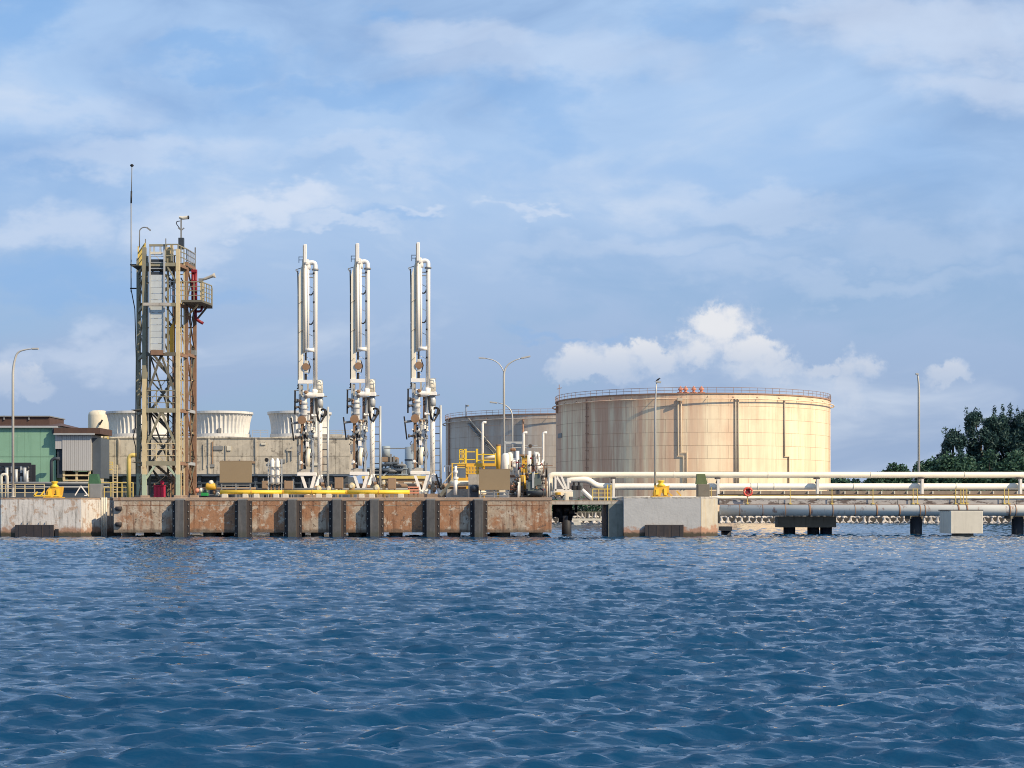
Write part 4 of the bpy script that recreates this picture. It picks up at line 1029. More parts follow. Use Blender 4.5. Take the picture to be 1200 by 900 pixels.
# bracing of the front bays: inverted V, then knees
for (ya, yb, m_) in ((416, 466, M_BRACE), (482, 524, M_OLIVE)):
    MB().bar(P(189, ya, DF), P(171, yb, DF), .2).build('brace', m_, tw); MB().bar(P(189, ya, DF), P(207, yb, DF), .2).build('brace', m_, tw)
MB().bar(P(182, 545, DF), P(170.5, 562, DF), .2).build('knee_brace', M_MINT, tw); MB().bar(P(196, 545, DF), P(207.5, 560, DF), .2).build('knee_brace', M_MINT, tw)
for i in range(len(levels)):
    ya = levels[i]; yb = (levels+[583])[i+1]
    a = P(219, ya+3, DM); b = P(228.3, yb-2, DB); MB().bar(a, b, .13).build('side_brace', M_RUST, tw)
    a = P(228.3, ya+3, DB); b = P(219, yb-2, DM); MB().bar(a, b, .10).build('side_brace', M_BRACE, tw)
    a = P(168.6, ya+3, DF); b = P(163, yb-2, DB); MB().bar(a, b, .12).build('side_brace', M_OLIVE, tw)
    a = P(163, (ya+yb)/2, DB); b = P(168.6, yb-2, DF); MB().bar(a, b, .10).build('side_brace', M_BRACE, tw)
    ym = (ya+yb)/2
    MB().bar(P(163, ym, DB), P(228, ym, DB), .12).build('rear_girt', M_BRACE, tw)
    MB().bar(P(176, ya+4, DB+.1), P(197, yb, DB+.1), .14).build('rear_brace', M_BRACE, tw)
    MB().bar(P(212, ym-6, DM+.4), P(219, ym+8, DM+.4), .10).build('side_brace', M_RUST, tw)
# stairs inside: one flight per half storey, treads one by one
fl_y = [(583, 562), (562, 541), (541, 510), (510, 479), (479, 446), (446, 413), (413, 384), (384, 355), (355, 331), (331, 308)]
for k, (ya, yb) in enumerate(fl_y):
    xa, xb = (178, 203) if k % 2 == 0 else (203, 178); D = DB-1.0-.9*(k % 2)
    for dd in (-.38, .38): MB().bar(P(xa, ya, D+dd), P(xb, yb, D+dd), .06, .24).build('stair_stringer', M_BRACE, tw)
    n = 9
    for i in range(n):
        u = (i+.5)/n; p = P(xa+(xb-xa)*u, ya+(yb-ya)*u, D)
        MB().box(p.x-.17, p.x+.17, D-.36, D+.36, p.z-.03, p.z+.03).build('stair_tread', M_GALV, tw)
    MB().bar(P(xa, ya-12, D-.42), P(xb, yb-12, D-.42), .05).build('stair_rail', M_CREAM, tw)
for y_, m_ in ((479, M_OLIVE), (541, M_CREAM)):
    railing(tw, [P(172, y_, DF-.1), P(206, y_, DF-.1)], m_, 1.75, .82, .04)
# gangway standing against the front
GD = 162.9
for px in (175.6, 192.6): MB().bar(P(px, 294, GD+.5), P(px, 414, GD), .13, .3, up=(0, 1, 0)).build('gangway_stringer', M_GALV, tw)
ys = [300+k*7.35 for k in range(16)]
for i, y_ in enumerate(ys):
    D = GD+.5-.5*(y_-294)/120
    MB().box(X(175.6, D), X(192.6, D), D+.012, D+.16, Z(y_, D)-.035, Z(y_, D)+.02).build('gangway_tread', M_GREYST if i > 2 else M_GALV, tw)
    if i > 2 and i < 15:
        MB().box(X(176.6, D), X(191.6, D), D-.03, D+.01, Z(y_+6.9, D), Z(y_+.25, D)).build('gangway_panel', M_GPANEL, tw)
    elif i <= 2:
        MB().box(X(176.6, D), X(191.6, D), D+.17, D+.22, Z(y_+7.0, D), Z(y_+3.5, D)).build('gangway_panel', M_NAVY, tw)
MB().box(X(177, GD), X(191, GD), GD-.2, GD+.5, Z(416, GD), Z(410.5, GD)).build('gangway_foot', M_RUST, tw)
MB().bar(P(168, 356.5, GD-.35), P(199.5, 356.5, GD-.35), .16, .28).build('clamp_beam', M_CONC, tw)
MB().box(X(199, DF+.6), X(203.5, DF+.6), DF+.4, DF+.8, Z(416, DF+.6), Z(384, DF+.6)).build('hinge_beam', M_YEL, tw)
MB().bar(P(201.5, 384, DF+.6), P(206, 376, DF+.6), .26).build('hinge_link', M_YEL, tw); MB().bar(P(205.6, 377, DF+.6), P(205.6, 356, DF+.6), .2).build('hinge_link', M_CREAM, tw)
# top platform
railing(tw, [P(161.8, 308, DB-.1), P(162.2, 308, DB-.05)], M_YRAIL, 1.6, 3, .04)
zt = Z(306, DF)
tp = [P(162.5, 0, DB), P(170, 0, DF), P(208.6, 0, DF), P(219, 0, DM), P(228.6, 0, DB)]
for p in tp: p.z = zt
railing(tw, tp[:2], M_YRAIL, 1.7, .9, .045); railing(tw, [P(194, 306, DF), P(208.6, 306, DF)], M_OLIVE, 1.6, .7, .05)
railing(tw, tp[2:4], M_OLIVE, 1.55, .9, .045); tp3 = [tp[3].copy(), tp[4].copy()]; railing(tw, tp3, M_GREYST, 1.55, .9, .045)
railing(tw, [P(228.6, 316, DB), P(228.9, 316, DB)], M_GREYST, 2.2, 3, .04)
MB().bar(P(175, 287.5, DF+.3), P(196, 287.5, DF+.3), .2).build('head_beam', M_OLIVE, tw)
for px in (176, 180.5, 188, 192.5): MB().bar(P(px, 297, DF+.3), P(px, 287.5, DF+.3), .16).build('head_post', M_GALV, tw)
MB().box(X(177, DF), X(190, DF), DF-.2, DF+.2, Z(298, DF), Z(295.3, DF)).build('head_plate', M_CONCW, tw)
MB().box(X(194, DF+1), X(202.5, DF+1), DF+.8, DF+1.4, Z(307, DF+1), Z(290, DF+1)).build('winch_housing', M_CREAM, tw)
MB().box(X(201, DF+1), X(204, DF+1), DF+.3, DF+.7, Z(306, DF), Z(286, DF)).build('winch_post', M_CREAM, tw)
for px, a in ((170.5, 280), (194.3, 279.5)): MB().bar(P(px, 290, DF+.1), P(px, a, DF+.1), .09).build('spike_post', M_GREYST, tw)
MB().bar(P(196, 312, DF), P(206.5, 330, DF), .15).build('knee_brace', M_OLIVE, tw)
# side platform on the right with kicked braces
sz = Z(355, DM)
MB().prism([(X(212, DF), DF+.2), (X(236, DF), DF+.2), (X(247, DM), DM+.6), (X(247, DM+2), DM+3), (X(212, DF), DM+3)], sz-.2, sz).build('side_platform', M_BRACE, tw)
sp = [Vector((X(209, DF), DF+.25, sz)), Vector((X(235.7, DF), DF+.25, sz)), Vector((X(246.6, DM), DM+.6, sz)), Vector((X(246.6, DM+2), DM+3, sz))]
railing(tw, sp, M_OLIVE, 1.75, .75, .04, 3)
MB().bar(P(221, 369, DM), P(232, 357, DM-1), .14).build('platform_brace', M_CREAM, tw); MB().bar(P(231, 374, DB-1), P(244.5, 357.5, DM+.6), .14).build('platform_brace', M_BRACE, tw)
for px, y_ in ((196, 328), (200, 328), (204, 328)): MB().bar(P(px, 352, DF+.3), P(px, 328, DF+.3), .07).build('rail_post', M_GALV, tw)
for y_ in (330, 338, 346): MB().bar(P(195, y_, DF+.3), P(208, y_, DF+.3), .06).build('handrail', M_GALV, tw)
rt = random.Random(21)
for px, y0, y1, D, w, m_ in ((172.5, 300, 540, DF+.5, .12, M_OLIVE), (196.5, 300, 413, DF+.2, .16, M_OLIVE), (204.5, 300, 578, DF+.4, .10, M_RUST), (212.5, 330, 581, DM, .12, M_CREAM), (223, 357, 578, DB-1, .12, M_RUST), (206, 415, 541, DM, .14, M_BRACE), (203, 310, 580, DB, .16, M_RUST)): col(px, y0, y1, D, w, m_, 'post')
for y_ in (322, 340, 370, 392, 430, 446, 462, 494, 510, 526, 555, 570):
    MB().bar(P(210, y_, DM+.2), P(227, y_+rt.uniform(-3, 3), DB), .09).build('side_rail', rt.choice((M_RUST, M_BRACE, M_CREAM)), tw)
    MB().bar(P(163, y_+4, DB), P(169, y_+rt.uniform(-3, 3), DF), .08).build('side_rail', rt.choice((M_OLIVE, M_BRACE)), tw)
for ya, yb in ((418, 446), (446, 475), (484, 510), (510, 538), (548, 580), (360, 410)):
    MB().bar(P(177, ya, DB-.1), P(203, yb, DB-.1), .14).build('rear_brace', M_BRACE, tw); MB().bar(P(205, ya, DM), P(217, yb, DM), .10).build('side_brace', M_RUST, tw)
    MB().bar(P(196, ya, DB-.2), P(228, yb, DB-.2), .10).build('rear_brace', M_BRACE, tw)
# loose cable down the back-left column
MB().tube([P(153.8, 340, DB), P(158, 362, DB), P(159.6, 420, DB), P(159, 500, DB), P(156, 512, DB), P(159, 524, DB), P(160, 580, DB)], .05, 6).build('cable', M_BLACK, tw, smooth=True)
for px in (224, 225.6): MB().tube([P(px, 405, DB), P(px, 580, DB)], .06, 6).build('conduit', M_CREAM, tw)
MB().box(X(222, DB), X(230.5, DB), DB-.6, DB+.2, Z(417, DB), Z(411, DB)).build('junction_box', M_GREYST, tw)

fm = thing('fire_monitor', 'red fire monitor riser with pale nozzle on the tower side platform', 'fire monitor', P(228.5, 355, DM+1))
for px in (226.2, 229.2): MB().tube(bend([P(px, 316, DM+1.2), P(px, 352, DM+1.2), P(px, 352, DM+1.2)], .2)[:2]+[P(px, 352, DM+1.2)], .17, 10).build('riser', M_RED, fm, smooth=True)
for y_ in (318, 330, 345): MB().bar(P(224.5, y_, DM+1.1), P(230.5, y_, DM+1.1), .4, .25).build('flange', M_RED, fm)
MB().tube(bend([P(229, 356, DM+1.2), P(229, 374, DM+1.2), P(238, 379, DM+1.2)], .6), .15, 10).build('drop_pipe', M_RED, fm, smooth=True)
MB().tube(bend([P(230, 365, DM+1), P(236, 365, DM+1), P(237, 357, DM+1)], .4), .12, 8).build('drop_pipe', M_RED, fm, smooth=True)
MB().tube([P(235, 328.5, DM), P(241, 326.5, DM), P(249, 323.4, DM), P(252, 322.6, DM)], [.10, .14, .16, .26], 10).build('nozzle', M_CONC, fm, smooth=True)
MB().box(X(233, DM), X(237.5, DM), DM-.2, DM+.3, Z(331, DM), Z(326.5, DM)).build('swivel', M_GREYST, fm)
MB().bar(P(236.6, 353, DM), P(236.6, 330, DM), .3).build('monitor_post', M_CREAM, fm)

wa = thing('whip_antenna', 'very thin tall whip antenna bracketed to the left of the tower', 'antenna', P(154, 340, DB))
MB().tube([P(153.6, 342, DB), P(153.6, 238, DB)], .055, 7).build('lower_rod', M_GREYST, wa, smooth=True)
MB().tube([P(153.7, 238, DB), P(154, 224, DB)], .085, 7).build('joint_sleeve', M_BLACK, wa, smooth=True)
MB().tube([P(154, 224, DB), P(154.6, 195, DB)], .045, 7).build('upper_rod', M_GREYST, wa, smooth=True)
MB().lathe(P(154.6, 194.6, DB), [(.03, -.1), (.17, 0), (.19, .1), (.05, .2)], 10).build('tip', M_BLACK, wa)
for y_ in (310.3, 338): MB().bar(P(152.5, y_, DB), P(162, y_, DB), .12).build('bracket', M_BLACK, wa)
ms = thing('instrument_mast', 'short dark mast with camera arms on top of the tower', 'mast', P(211.5, 290, DM))
MB().box(X(209.5, DM), X(215.5, DM), DM-.25, DM+.25, Z(292, DM), Z(279, DM)).build('box', M_NAVY, ms)
MB().bar(P(212.3, 279, DM), P(212.3, 256, DM), .14).build('pole', M_GREYST, ms)
MB().tube([P(210, 254.6, DM), P(214, 255.6, DM), P(220, 254.8, DM)], [.12, .16, .18], 8).build('camera', M_CONCW, ms)
MB().lathe(P(219.8, 254.8, DM), [(.17, 0), (.19, .12), (.10, .16)], 8, axis='x').build('camera_lens', M_BLACK, ms)
MB().tube(bend([P(212.3, 270, DM), P(206.5, 262, DM), P(207, 259.5, DM), P(211, 259, DM)], .3), .04, 6).build('cable', M_BLACK, ms)
for s in (-1, 1): MB().bar(P(212.3, 270, DM), P(212.3+3.6*s, 267, DM), .1).build('arm', M_GREYST, ms)
tl = thing('tower_lamp', 'small gooseneck lamp at the top left of the tower', 'lamp', P(163.5, 288, DB))
MB().tube(bend([P(163.4, 290, DB), P(163.6, 269, DB), P(168, 266, DB), P(172.5, 266.8, DB)], .35), .055, 8).build('arm', M_GREYST, tl, smooth=True)
MB().bar(P(172, 266.6, DB), P(176.3, 270, DB), .26, .16).build('head', M_GREYST, tl); MB().bar(P(173, 268, DB), P(176, 270.4, DB), .2, .06).build('lens', M_LENS, tl)

# ================================================================ MARINE LOADING ARMS
AD = 168.0
def a(px, py, dd=0.0): return P(px, py, AD+dd)
def loading_arm(label):
    t = thing('loading_arm', label, 'loading arm', (X(500, AD), AD, ZT), 'white marine loading arms')
    # outboard box beam and cables
    MB().box(X(482.3, AD), X(487.6, AD), AD-.25, AD+.2, Z(447, AD), Z(322, AD), .03).build('box_beam', M_IVORY, t)
    b = MB(); b.add([a(482.3, 322, -.25), a(487.6, 322, -.25), a(487.6, 304, -.25), a(482.3, 322, .2), a(487.6, 322, .2), a(487.6, 304, .2)], [(0, 1, 2), (3, 5, 4), (0, 3, 4, 1), (1, 4, 5, 2), (2, 5, 3, 0)])
    b.build('beam_tip', M_IVORY, t)
    MB().tube([a(481.2, 315), a(481.6, 340), a(481.8, 452)], .06, 6).build('cable', M_BLACK, t); MB().bar(a(478.6, 314), a(482, 319), .09).build('cable_guide', M_GREYST, t); MB().bar(a(478.8, 314), a(485, 312), .07).build('cable_guide', M_GREYST, t)
    for y_ in (352, 386, 420): MB().bar(a(483.6, y_+1.5, -.27), a(486.4, y_-1.5, -.27), .3, .03).build('lug', M_CONC, t)
    for y_ in (344, 378, 410): MB().bar(a(481, y_, -.1), a(483, y_, -.1), .16).build('cable_clip', M_GREYST, t)
    # central sheave mast and twin pipes
    MB().box(X(488.4, AD), X(492.0, AD), AD-.35, AD, Z(306, AD), Z(284.5, AD), .03).build('mast_head', M_WHITE, t)
    MB().box(X(487.7, AD), X(488.3, AD), AD-.4, AD+.1, Z(412, AD), Z(286, AD)).build('mast_rib', M_GREYST, t)
    MB().tube([a(490.2, 305), a(490.2, 412)], .16, 10).build('inner_pipe', M_WHITE, t, smooth=True)
    MB().tube([a(493.2, 303), a(493.2, 410)], .13, 10).build('inner_pipe', M_WHITE, t, smooth=True)
    MB().box(X(486.5, AD), X(494, AD), AD-.2, AD+.3, Z(308, AD), Z(302, AD)).build('head_plate', M_WHITE, t)
    for y_ in (299, 302.5): MB().bar(a(482.5, y_), a(488, y_), .06).build('top_rail', M_GREYST, t)
    MB().bar(a(482.5, 306), a(482.5, 298.5), .06).build('top_rail', M_GREYST, t)
    # riser pipe with U bend at the top
    up = bend([a(493.5, 314, .1), a(493.5, 305.6, .1), a(501.6, 305.6, .1), a(501.6, 458, .1)], .36, 7)
    MB().tube(up, .225, 14).build('product_pipe', M_WHITE, t, smooth=True)
    MB().lathe(a(501.6, 314, .1), [(.34, -.06), (.34, .08)], 16).build('flange', M_GREYST, t)
    for y_ in (318, 352, 386, 419): MB().bar(a(499.2, y_, -.1), a(501, y_, -.15), .14).build('clamp', M_BLACK, t)
    for y_ in (319, 323): MB().bar(a(493.5, y_), a(500, y_), .09).build('cross_strut', M_GREYST, t)
    for y_ in (341, 375.5): MB().tube([a(493.2, y_), a(494.6, y_+2.4), a(497, y_+2.6), a(499, y_+.6), a(499.8, y_-2)], .07, 6).build('hose_tie', M_BLACK, t, smooth=True)
    MB().tube([a(490, 408.5, -.1), a(500.5, 408.5, -.1)], .19, 10).build('cross_pipe', M_WHITE, t, smooth=True)
    for k in range(12):                                  # light lacing between the beam and the riser
        y_ = 330+k*9.4; MB().bar(a(487.6, y_, .25), a(493.2 if k % 3 else 499.5, y_+6, .25), .05).build('lacing_bar', M_WHITE if k % 2 else M_GREYST, t)
    # triple swivel half way, dark chain and sheave
    MB().tube([a(490.5, 412), a(490.5, 421)], .10, 8).build('chain', M_BLACK, t); MB().tube([a(490.5, 436), a(490.5, 447)], .13, 8).build('chain', M_BLACK, t)
    MB().lathe(a(491, 428, -.25), [(.15, -.12), (.36, -.12), (.36, .12), (.15, .12)], 14, axis='y').build('sheave', M_BRONZE, t)
    MB().box(X(489, AD), X(493.5, AD), AD-.3, AD, Z(435, AD), Z(421, AD), .03).build('swivel_block', M_CONCW, t)
    MB().tube([a(493.5, 421), a(496, 428), a(494, 436)], .05, 6).build('hydraulic_hose', M_BLACK, t)
    MB().box(X(481.8, AD), X(498.5, AD), AD-.35, AD-.05, Z(448, AD), Z(443.6, AD)).build('cross_plate', M_WHITE, t)
    # lower assembly: elbows, joints, flanges
    MB().tube(bend([a(501.5, 455, -.2), a(500.5, 461.5, -.3), a(488.5, 461.5, -.3), a(488.5, 487, -.3)], .55, 7), .30, 14).build('elbow_pipe', M_WHITE, t, smooth=True)
    for y_ in (471, 477, 484): MB().lathe(a(488.5, y_, -.3), [(.40, -.07), (.40, .07)], 16).build('flange', M_GALV, t)
    MB().lathe(a(486.5, 490.5, -.75), [(.1, -.1), (.42, -.1), (.42, .12), (.1, .12)], 18, axis='y').build('end_flange', M_BRONZE, t)
    MB().tube([a(486.5, 490.5, -.7), a(488.5, 490.5, 0)], .3, 12).build('end_pipe', M_CONCW, t, smooth=True)
    MB().box(X(483, AD), X(487, AD), AD-.2, AD+.3, Z(478, AD), Z(449, AD)).build('side_frame', M_CONC, t)
    MB().box(X(495.5, AD), X(498.5, AD), AD+.1, AD+.5, Z(500, AD), Z(464, AD)).build('rust_link', M_RUST, t); MB().box(X(498.8, AD), X(501.5, AD), AD+.1, AD+.5, Z(505, AD), Z(464, AD)).build('grey_link', M_GALV, t)
    for y_ in (455, 468, 474): MB().bar(a(477, y_+1, -.3), a(487, y_, -.3), .09).build('control_arm', M_GREYST, t)
    MB().bar(a(478.3, 456, -.35), a(478.0, 484, -.35), .15).build('counter_rod', M_BLACK, t)
    MB().bar(a(473.6, 488, -.5), a(476.8, 515, -.5), .14).build('counter_rod', M_BLACK, t)
    MB().tube([a(474, 494.5, -.5), a(500, 491, -.3)], .12, 8).build('control_bar', M_GREYST, t)
    MB().lathe(a(480, 468, -.3), [(.02, -.03), (.22, -.03), (.22, .03), (.02, .03)], 12, axis='y').build('hand_wheel', M_GREYST, t)
    # counterweight legs below
    MB().box(X(484.6, AD), X(488.3, AD), AD-.2, AD+.2, Z(549, AD), Z(492, AD), .03).build('trunnion_leg', M_CONCW, t)
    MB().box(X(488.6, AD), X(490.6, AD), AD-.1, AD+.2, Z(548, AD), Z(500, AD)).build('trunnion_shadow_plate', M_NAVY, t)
    MB().tube([a(494, 496, -.2), a(494, 518, -.2)], .12, 8).build('piston', M_GALV, t); MB().tube([a(497.5, 494, -.1), a(497.5, 535, -.1)], .15, 8).build('piston', M_WHITE, t)
    MB().box(X(491, AD), X(500, AD), AD-.3, AD+.2, Z(508.5, AD), Z(505.5, AD)).build('link_plate', M_WHITE, t)
    MB().box(X(491, AD), X(495, AD), AD-.55, AD-.1, Z(522, AD), Z(516.5, AD), .04).build('white_box', M_WHITE, t)
    MB().lathe(a(486, 524, -.3), [(.1, -.12), (.42, -.12), (.42, .12), (.1, .12)], 14, axis='y').build('pulley', M_GREYST, t); MB().lathe(a(497.4, 531, -.35), [(.06, -.1), (.2, -.1), (.2, .1), (.06, .1)], 12, axis='y').build('pulley', M_GREYST, t)
    MB().tube([a(495, 524, -.3), a(493, 534, -.3), a(492.8, 545, -.3)], [.2, .26, .22], 10).build('damper', M_IVORY, t, smooth=True)
    MB().tube([a(497, 540), a(498, 552)], .1, 8).build('piston', M_GALV, t)
    # standpost with head housing, ladder, hose loop
    MB().tube([a(507, 563, .3), a(507, 462, .3)], .245, 16).build('standpost', M_WHITE, t, smooth=True)
    MB().box(X(502.6, AD), X(511.4, AD), AD-.2, AD+.7, Z(463.2, AD), Z(459, AD), .03).build('head_flange', M_WHITE, t)
    MB().lathe(a(506.4, 458.6, .3), [(.36, 0), (.36, .7), (.27, 1.15), (.12, 1.25)], 14).build('head_housing', M_IVORY, t, smooth=True)
    railing(t, [a(504, 459, -.1), a(510.6, 459, -.1)], M_GALV, 1.3, .5, .025)
    MB().bar(a(508, 463.8), a(515.5, 462.6), .1).build('head_arm', M_GREYST, t)
    MB().lathe(a(507, 470, .3), [(.30, -.5), (.33, -.1), (.33, .1), (.28, .5)], 14).build('post_collar', M_GALV, t, smooth=True)
    for dx in (0, .9): MB().tube([a(502.3+dx, 464, -.1), a(502.8+dx, 480, -.25), a(505+dx, 491, -.3), a(508.5, 494-dx, -.3), a(512.5-dx, 487, -.2), a(514-dx, 478, 0)], .07, 6).build('hose_loop', M_BLACK, t, smooth=True)
    for k in range(3): torus(a(510.4, 482, .1), .28+.07*k, .04, 0, 360, 14, 5).build('hose_coil', M_BLACK, t, smooth=True)
    MB().tube([a(516.4, 578, .3), a(516.4, 475, .3)], .12, 8).build('ladder_stile', M_GALV, t, smooth=True)
    for k in range(8): MB().bar(a(508.8, 499.5+8.6*k, .3), a(516.4, 499.5+8.6*k, .3), .08).build('ladder_rung', M_BLACK if k % 2 else M_GREYST, t)
    for k in range(7): MB().bar(a(507.9, 504+8*k, .03), a(509.0, 502.5+8*k, .03), .035).build('cable_clip', M_CONC, t)
    rc = random.Random(12)
    for k in range(44):
        px = rc.uniform(481.5, 501); py = rc.uniform(449, 548); r_ = rc.uniform(.07, .19); m_ = rc.choice((M_BLACK, M_GREYST, M_MANIF, M_BRONZE, M_CONCW, M_WHITE, M_NAVY))
        MB().lathe(a(px, py, rc.uniform(-.7, .3)), [(r_*.6, -r_*1.5), (r_, -r_*1.3), (r_, -r_*.8), (r_*.55, -r_*.6), (r_*.55, r_*.7), (r_*.9, r_), (r_*.6, r_*1.5)], 8, axis=rc.choice('xyz')).build('fitting', m_, t, smooth=True)
    for k in range(14):
        px = rc.uniform(482, 500); py = rc.uniform(448, 530); l_ = rc.uniform(5, 22)
        MB().tube([a(px, py, -.2), a(px+rc.uniform(-3, 3), py+l_*.5, -.5), a(px+rc.uniform(-1, 1), py+l_, -.2)], rc.uniform(.03, .06), 5).build('hydraulic_hose', rc.choice((M_BLACK, M_BLACK, M_GREYST)), t, smooth=True)
    for px, a0, b0, m_ in ((484, 449, 492, M_GALV), (491.5, 470, 505, M_WHITE), (493.5, 448, 462, M_CONC), (499.5, 505, 552, M_GALV), (486.5, 494, 548, M_BRONZE)): MB().box(X(px, AD)-.09, X(px, AD)+.09, AD-.45, AD-.25, Z(b0, AD), Z(a0, AD)).build('strut', m_, t)
    # base frame
    MB().box(X(481, AD), X(503.5, AD), AD-.5, AD+.4, Z(556, AD), Z(552.3, AD), .03).build('base_plate', M_WHITE, t)
    MB().box(X(482.5, AD), X(499, AD), AD-.3, AD+.3, Z(552.2, AD), Z(548.6, AD)).build('base_trough', M_CONC, t)
    MB().bar(a(486.2, 556, -.3), a(492.5, 575.5, -.3), .26).build('v_leg', M_WHITE, t); MB().bar(a(501.5, 556, -.3), a(495.5, 577.5, -.3), .30).build('v_leg', M_WHITE, t)
    MB().bar(a(507, 556, .2), a(498.5, 580, -.2), .32).build('splay_leg', M_WHITE, t); MB().bar(a(508, 556, .2), a(517, 580, -.2), .34).build('splay_leg', M_WHITE, t)
    MB().bar(a(507, 562, .5), a(507, 582, .5), .42).build('splay_leg', M_CONCW, t)
    for px in (493, 499, 517): MB().lathe(a(px, 577.6, -.4), [(.22, -.2), (.25, 0), (.16, .3)], 10).build('foot_joint', M_IVORY, t)
    MB().box(X(489.5, AD), X(521, AD), AD-.9, AD+1.2, ZT-.01, Z(578.6, AD), .04).build('plinth', M_COPING, t)
    for px, py in ((511, 566), (513.5, 570), (503, 570), (509, 574)): MB().lathe(a(px, py, -.2), [(.1, -.15), (.2, -.15), (.2, .15), (.1, .15)], 8, axis='x').build('valve', M_BRONZE, t)
    MB().tube([a(511, 556, -.2), a(516, 572, -.4), a(521, 581, -.4), a(526, 582.5, -.4)], .09, 6).build('ground_hose', M_BLACK, t, smooth=True)
    return t
arm3 = loading_arm('rightmost white loading arm, nearest the yellow stair platform')
copy_tree(arm3, (-71.2*AD/F, .25, -.05), 'middle white loading arm of the three on the jetty')
copy_tree(arm3, (-132.8*AD/F, .4, -.12), 'leftmost white loading arm, in front of the third fan stack')

# ================================================================ DECK EQUIPMENT
Dk = 163.0
ZD = ZT
yb_ = thing('yellow_guard_pipe', 'long bright yellow pipe barrier on low blocks along the jetty front', 'barrier', (X(369, 162), 162, ZD))
for a0, a1 in ((258, 332), (332.4, 406), (406.4, 480)): MB().tube([P(a0, 576.8, 162), P(a1, 576.8, 162)], .20, 12).build('pipe', M_YELB, yb_, smooth=True)
for px in (264, 288, 301, 324, 335, 374, 385.5, 424, 436, 470): MB().box(X(px, 162)-.26, X(px, 162)+.26, 161.6, 162.4, ZD-.01, Z(578.8, 162), .03).build('support_block', M_CONCW, yb_)
for px in (295, 331.8, 366, 406.2, 444): MB().lathe(P(px, 576.8, 162), [(.23, -.05), (.23, .05)], 12, axis='x').build('coupling', M_YEL, yb_)
def sign(px0, px1, y0, y1, D, label):
    t = thing('sign_board', label, 'sign', ((X(px0, D)+X(px1, D))/2, D, ZD))
    MB().box(X(px0, D), X(px1, D), D-.05, D+.05, Z(y1, D), Z(y0, D)).build('board', M_BEIGE, t)
    for px in (px0+2, (px0+px1)/2, px1-2): MB().bar(P(px, y0+2, D+.12), Vector((X(px, D), D+.12, ZD)), .13).build('post', M_GREYST, t)
    for y_ in (y1+3, y1+7): MB().bar(P(px0+1, y_, D+.12), P(px1-1, y_, D+.12), .09).build('frame_bar', M_GREYST, t)
    MB().box(X(px0, D)-.02, X(px1, D)+.02, D-.06, D+.06, Z(y0, D)+.005, Z(y0, D)+.05).build('top_trim', M_BROWNBOX, t)
sign(257.5, 295.2, 540.5, 565.5, 163.5, 'plain beige board on a frame between tower and leftmost arm')
sign(561.2, 597.6, 550, 574, 161.4, 'plain beige board on a frame below the yellow platform')
rk = thing('cylinder_rack', 'rack holding two tall white gas bottles on the jetty deck', 'gas bottles', (X(322, 164), 164, ZD))
for px in (319.3, 325.2):
    MB().lathe(P(px, 568, 164), [(.10, 0), (.21, .08), (.21, 2.25), (.12, 2.45), (.06, 2.55)], 12).build('bottle', M_WHITE, rk, smooth=True)
for px in (314.6, 330.2): MB().bar(P(px, 538, 164), Vector((X(px, 164), 164, ZD)), .12).build('post', M_GALV, rk)
for y_ in (547.5, 557, 566): MB().bar(P(314, y_, 163.7), P(331, y_, 163.7), .09).build('rail', M_GREYST, rk)
for px in (318, 322, 327): MB().bar(P(px, 569, 164), Vector((X(px, 164), 164, ZD)), .14).build('foot', M_BRONZE, rk)
MB().lathe(P(312.5, 539, 164), [(.1, -.08), (.2, -.08), (.2, .08), (.1, .08)], 12, axis='y').build('gauge', M_BLACK, rk)
for i, (px0, px1, y0, y1, lab) in enumerate(((307, 314, 563.5, 573, 'small brown cabinet left of the two white gas bottles'), (333, 343, 563.5, 573.5, 'small brown cabinet right of the two white gas bottles'), (392, 402, 559.5, 573, 'brown cabinet between the left and middle loading arms'), (454.5, 464, 560, 573.5, 'brown cabinet between the middle and right loading arms'))):
    t = thing('control_cabinet', lab, 'cabinet', ((X(px0, 164)+X(px1, 164))/2, 164, ZD), 'small brown control cabinets on the deck')
    MB().box(X(px0, 164), X(px1, 164), 163.8, 164.3, Z(y1, 164), Z(y0, 164), .02).build('body', M_BROWNBOX, t)
    MB().box(X(px0, 164)+.06, X(px1, 164)-.06, 163.765, 163.797, Z(y1, 164)+.06, Z(y0, 164)-.06).build('door', M_BROWNBOX, t)
    for px in (px0+1.5, px1-1.5): MB().bar(P(px, y1, 164.05), Vector((X(px, 164), 164.05, ZD)), .09).build('leg', M_GREYST, t)
def float_ball(px, py, r, D, lab):
    t = thing('hydrant_head', lab, 'hydrant', (X(px, D), D, ZD), 'pale yellow hydrant heads behind the yellow barrier')
    z = Z(py, D)
    MB().lathe((X(px, D), D, ZD), [(.16, 0), (.16, z-ZD-r*.9), (r*.7, z-ZD-r*.7), (r, z-ZD), (r*.85, z-ZD+r*.5), (r*.4, z-ZD+r*.9), (.05, z-ZD+r)], 14).build('body', M_CREAM, t, smooth=True)
    MB().lathe((X(px, D), D-r-.05, z), [(r*.45, -.08), (r*.45, .1)], 12, axis='y').build('outlet', M_CONCW, t)
    MB().lathe((X(px, D), D, z-r*.95), [(.3, 0), (.3, .07)], 12).build('flange', M_BRONZE, t)
for px, py, r, lab in ((373.4, 572.5, .30, 'first pale hydrant head right of the leftmost arm base'), (385.5, 573, .30, 'second pale hydrant head right of the leftmost arm base'), (395, 573, .26, 'third pale hydrant head right of the leftmost arm base'),
                       (412.3, 569.8, .36, 'pale hydrant head just left of the middle arm base'), (441.5, 572, .36, 'pale hydrant head just right of the middle arm base'), (450, 566, .30, 'pale hydrant head farther right of the middle arm base')):
    float_ball(px, py, r, 164.2, lab)
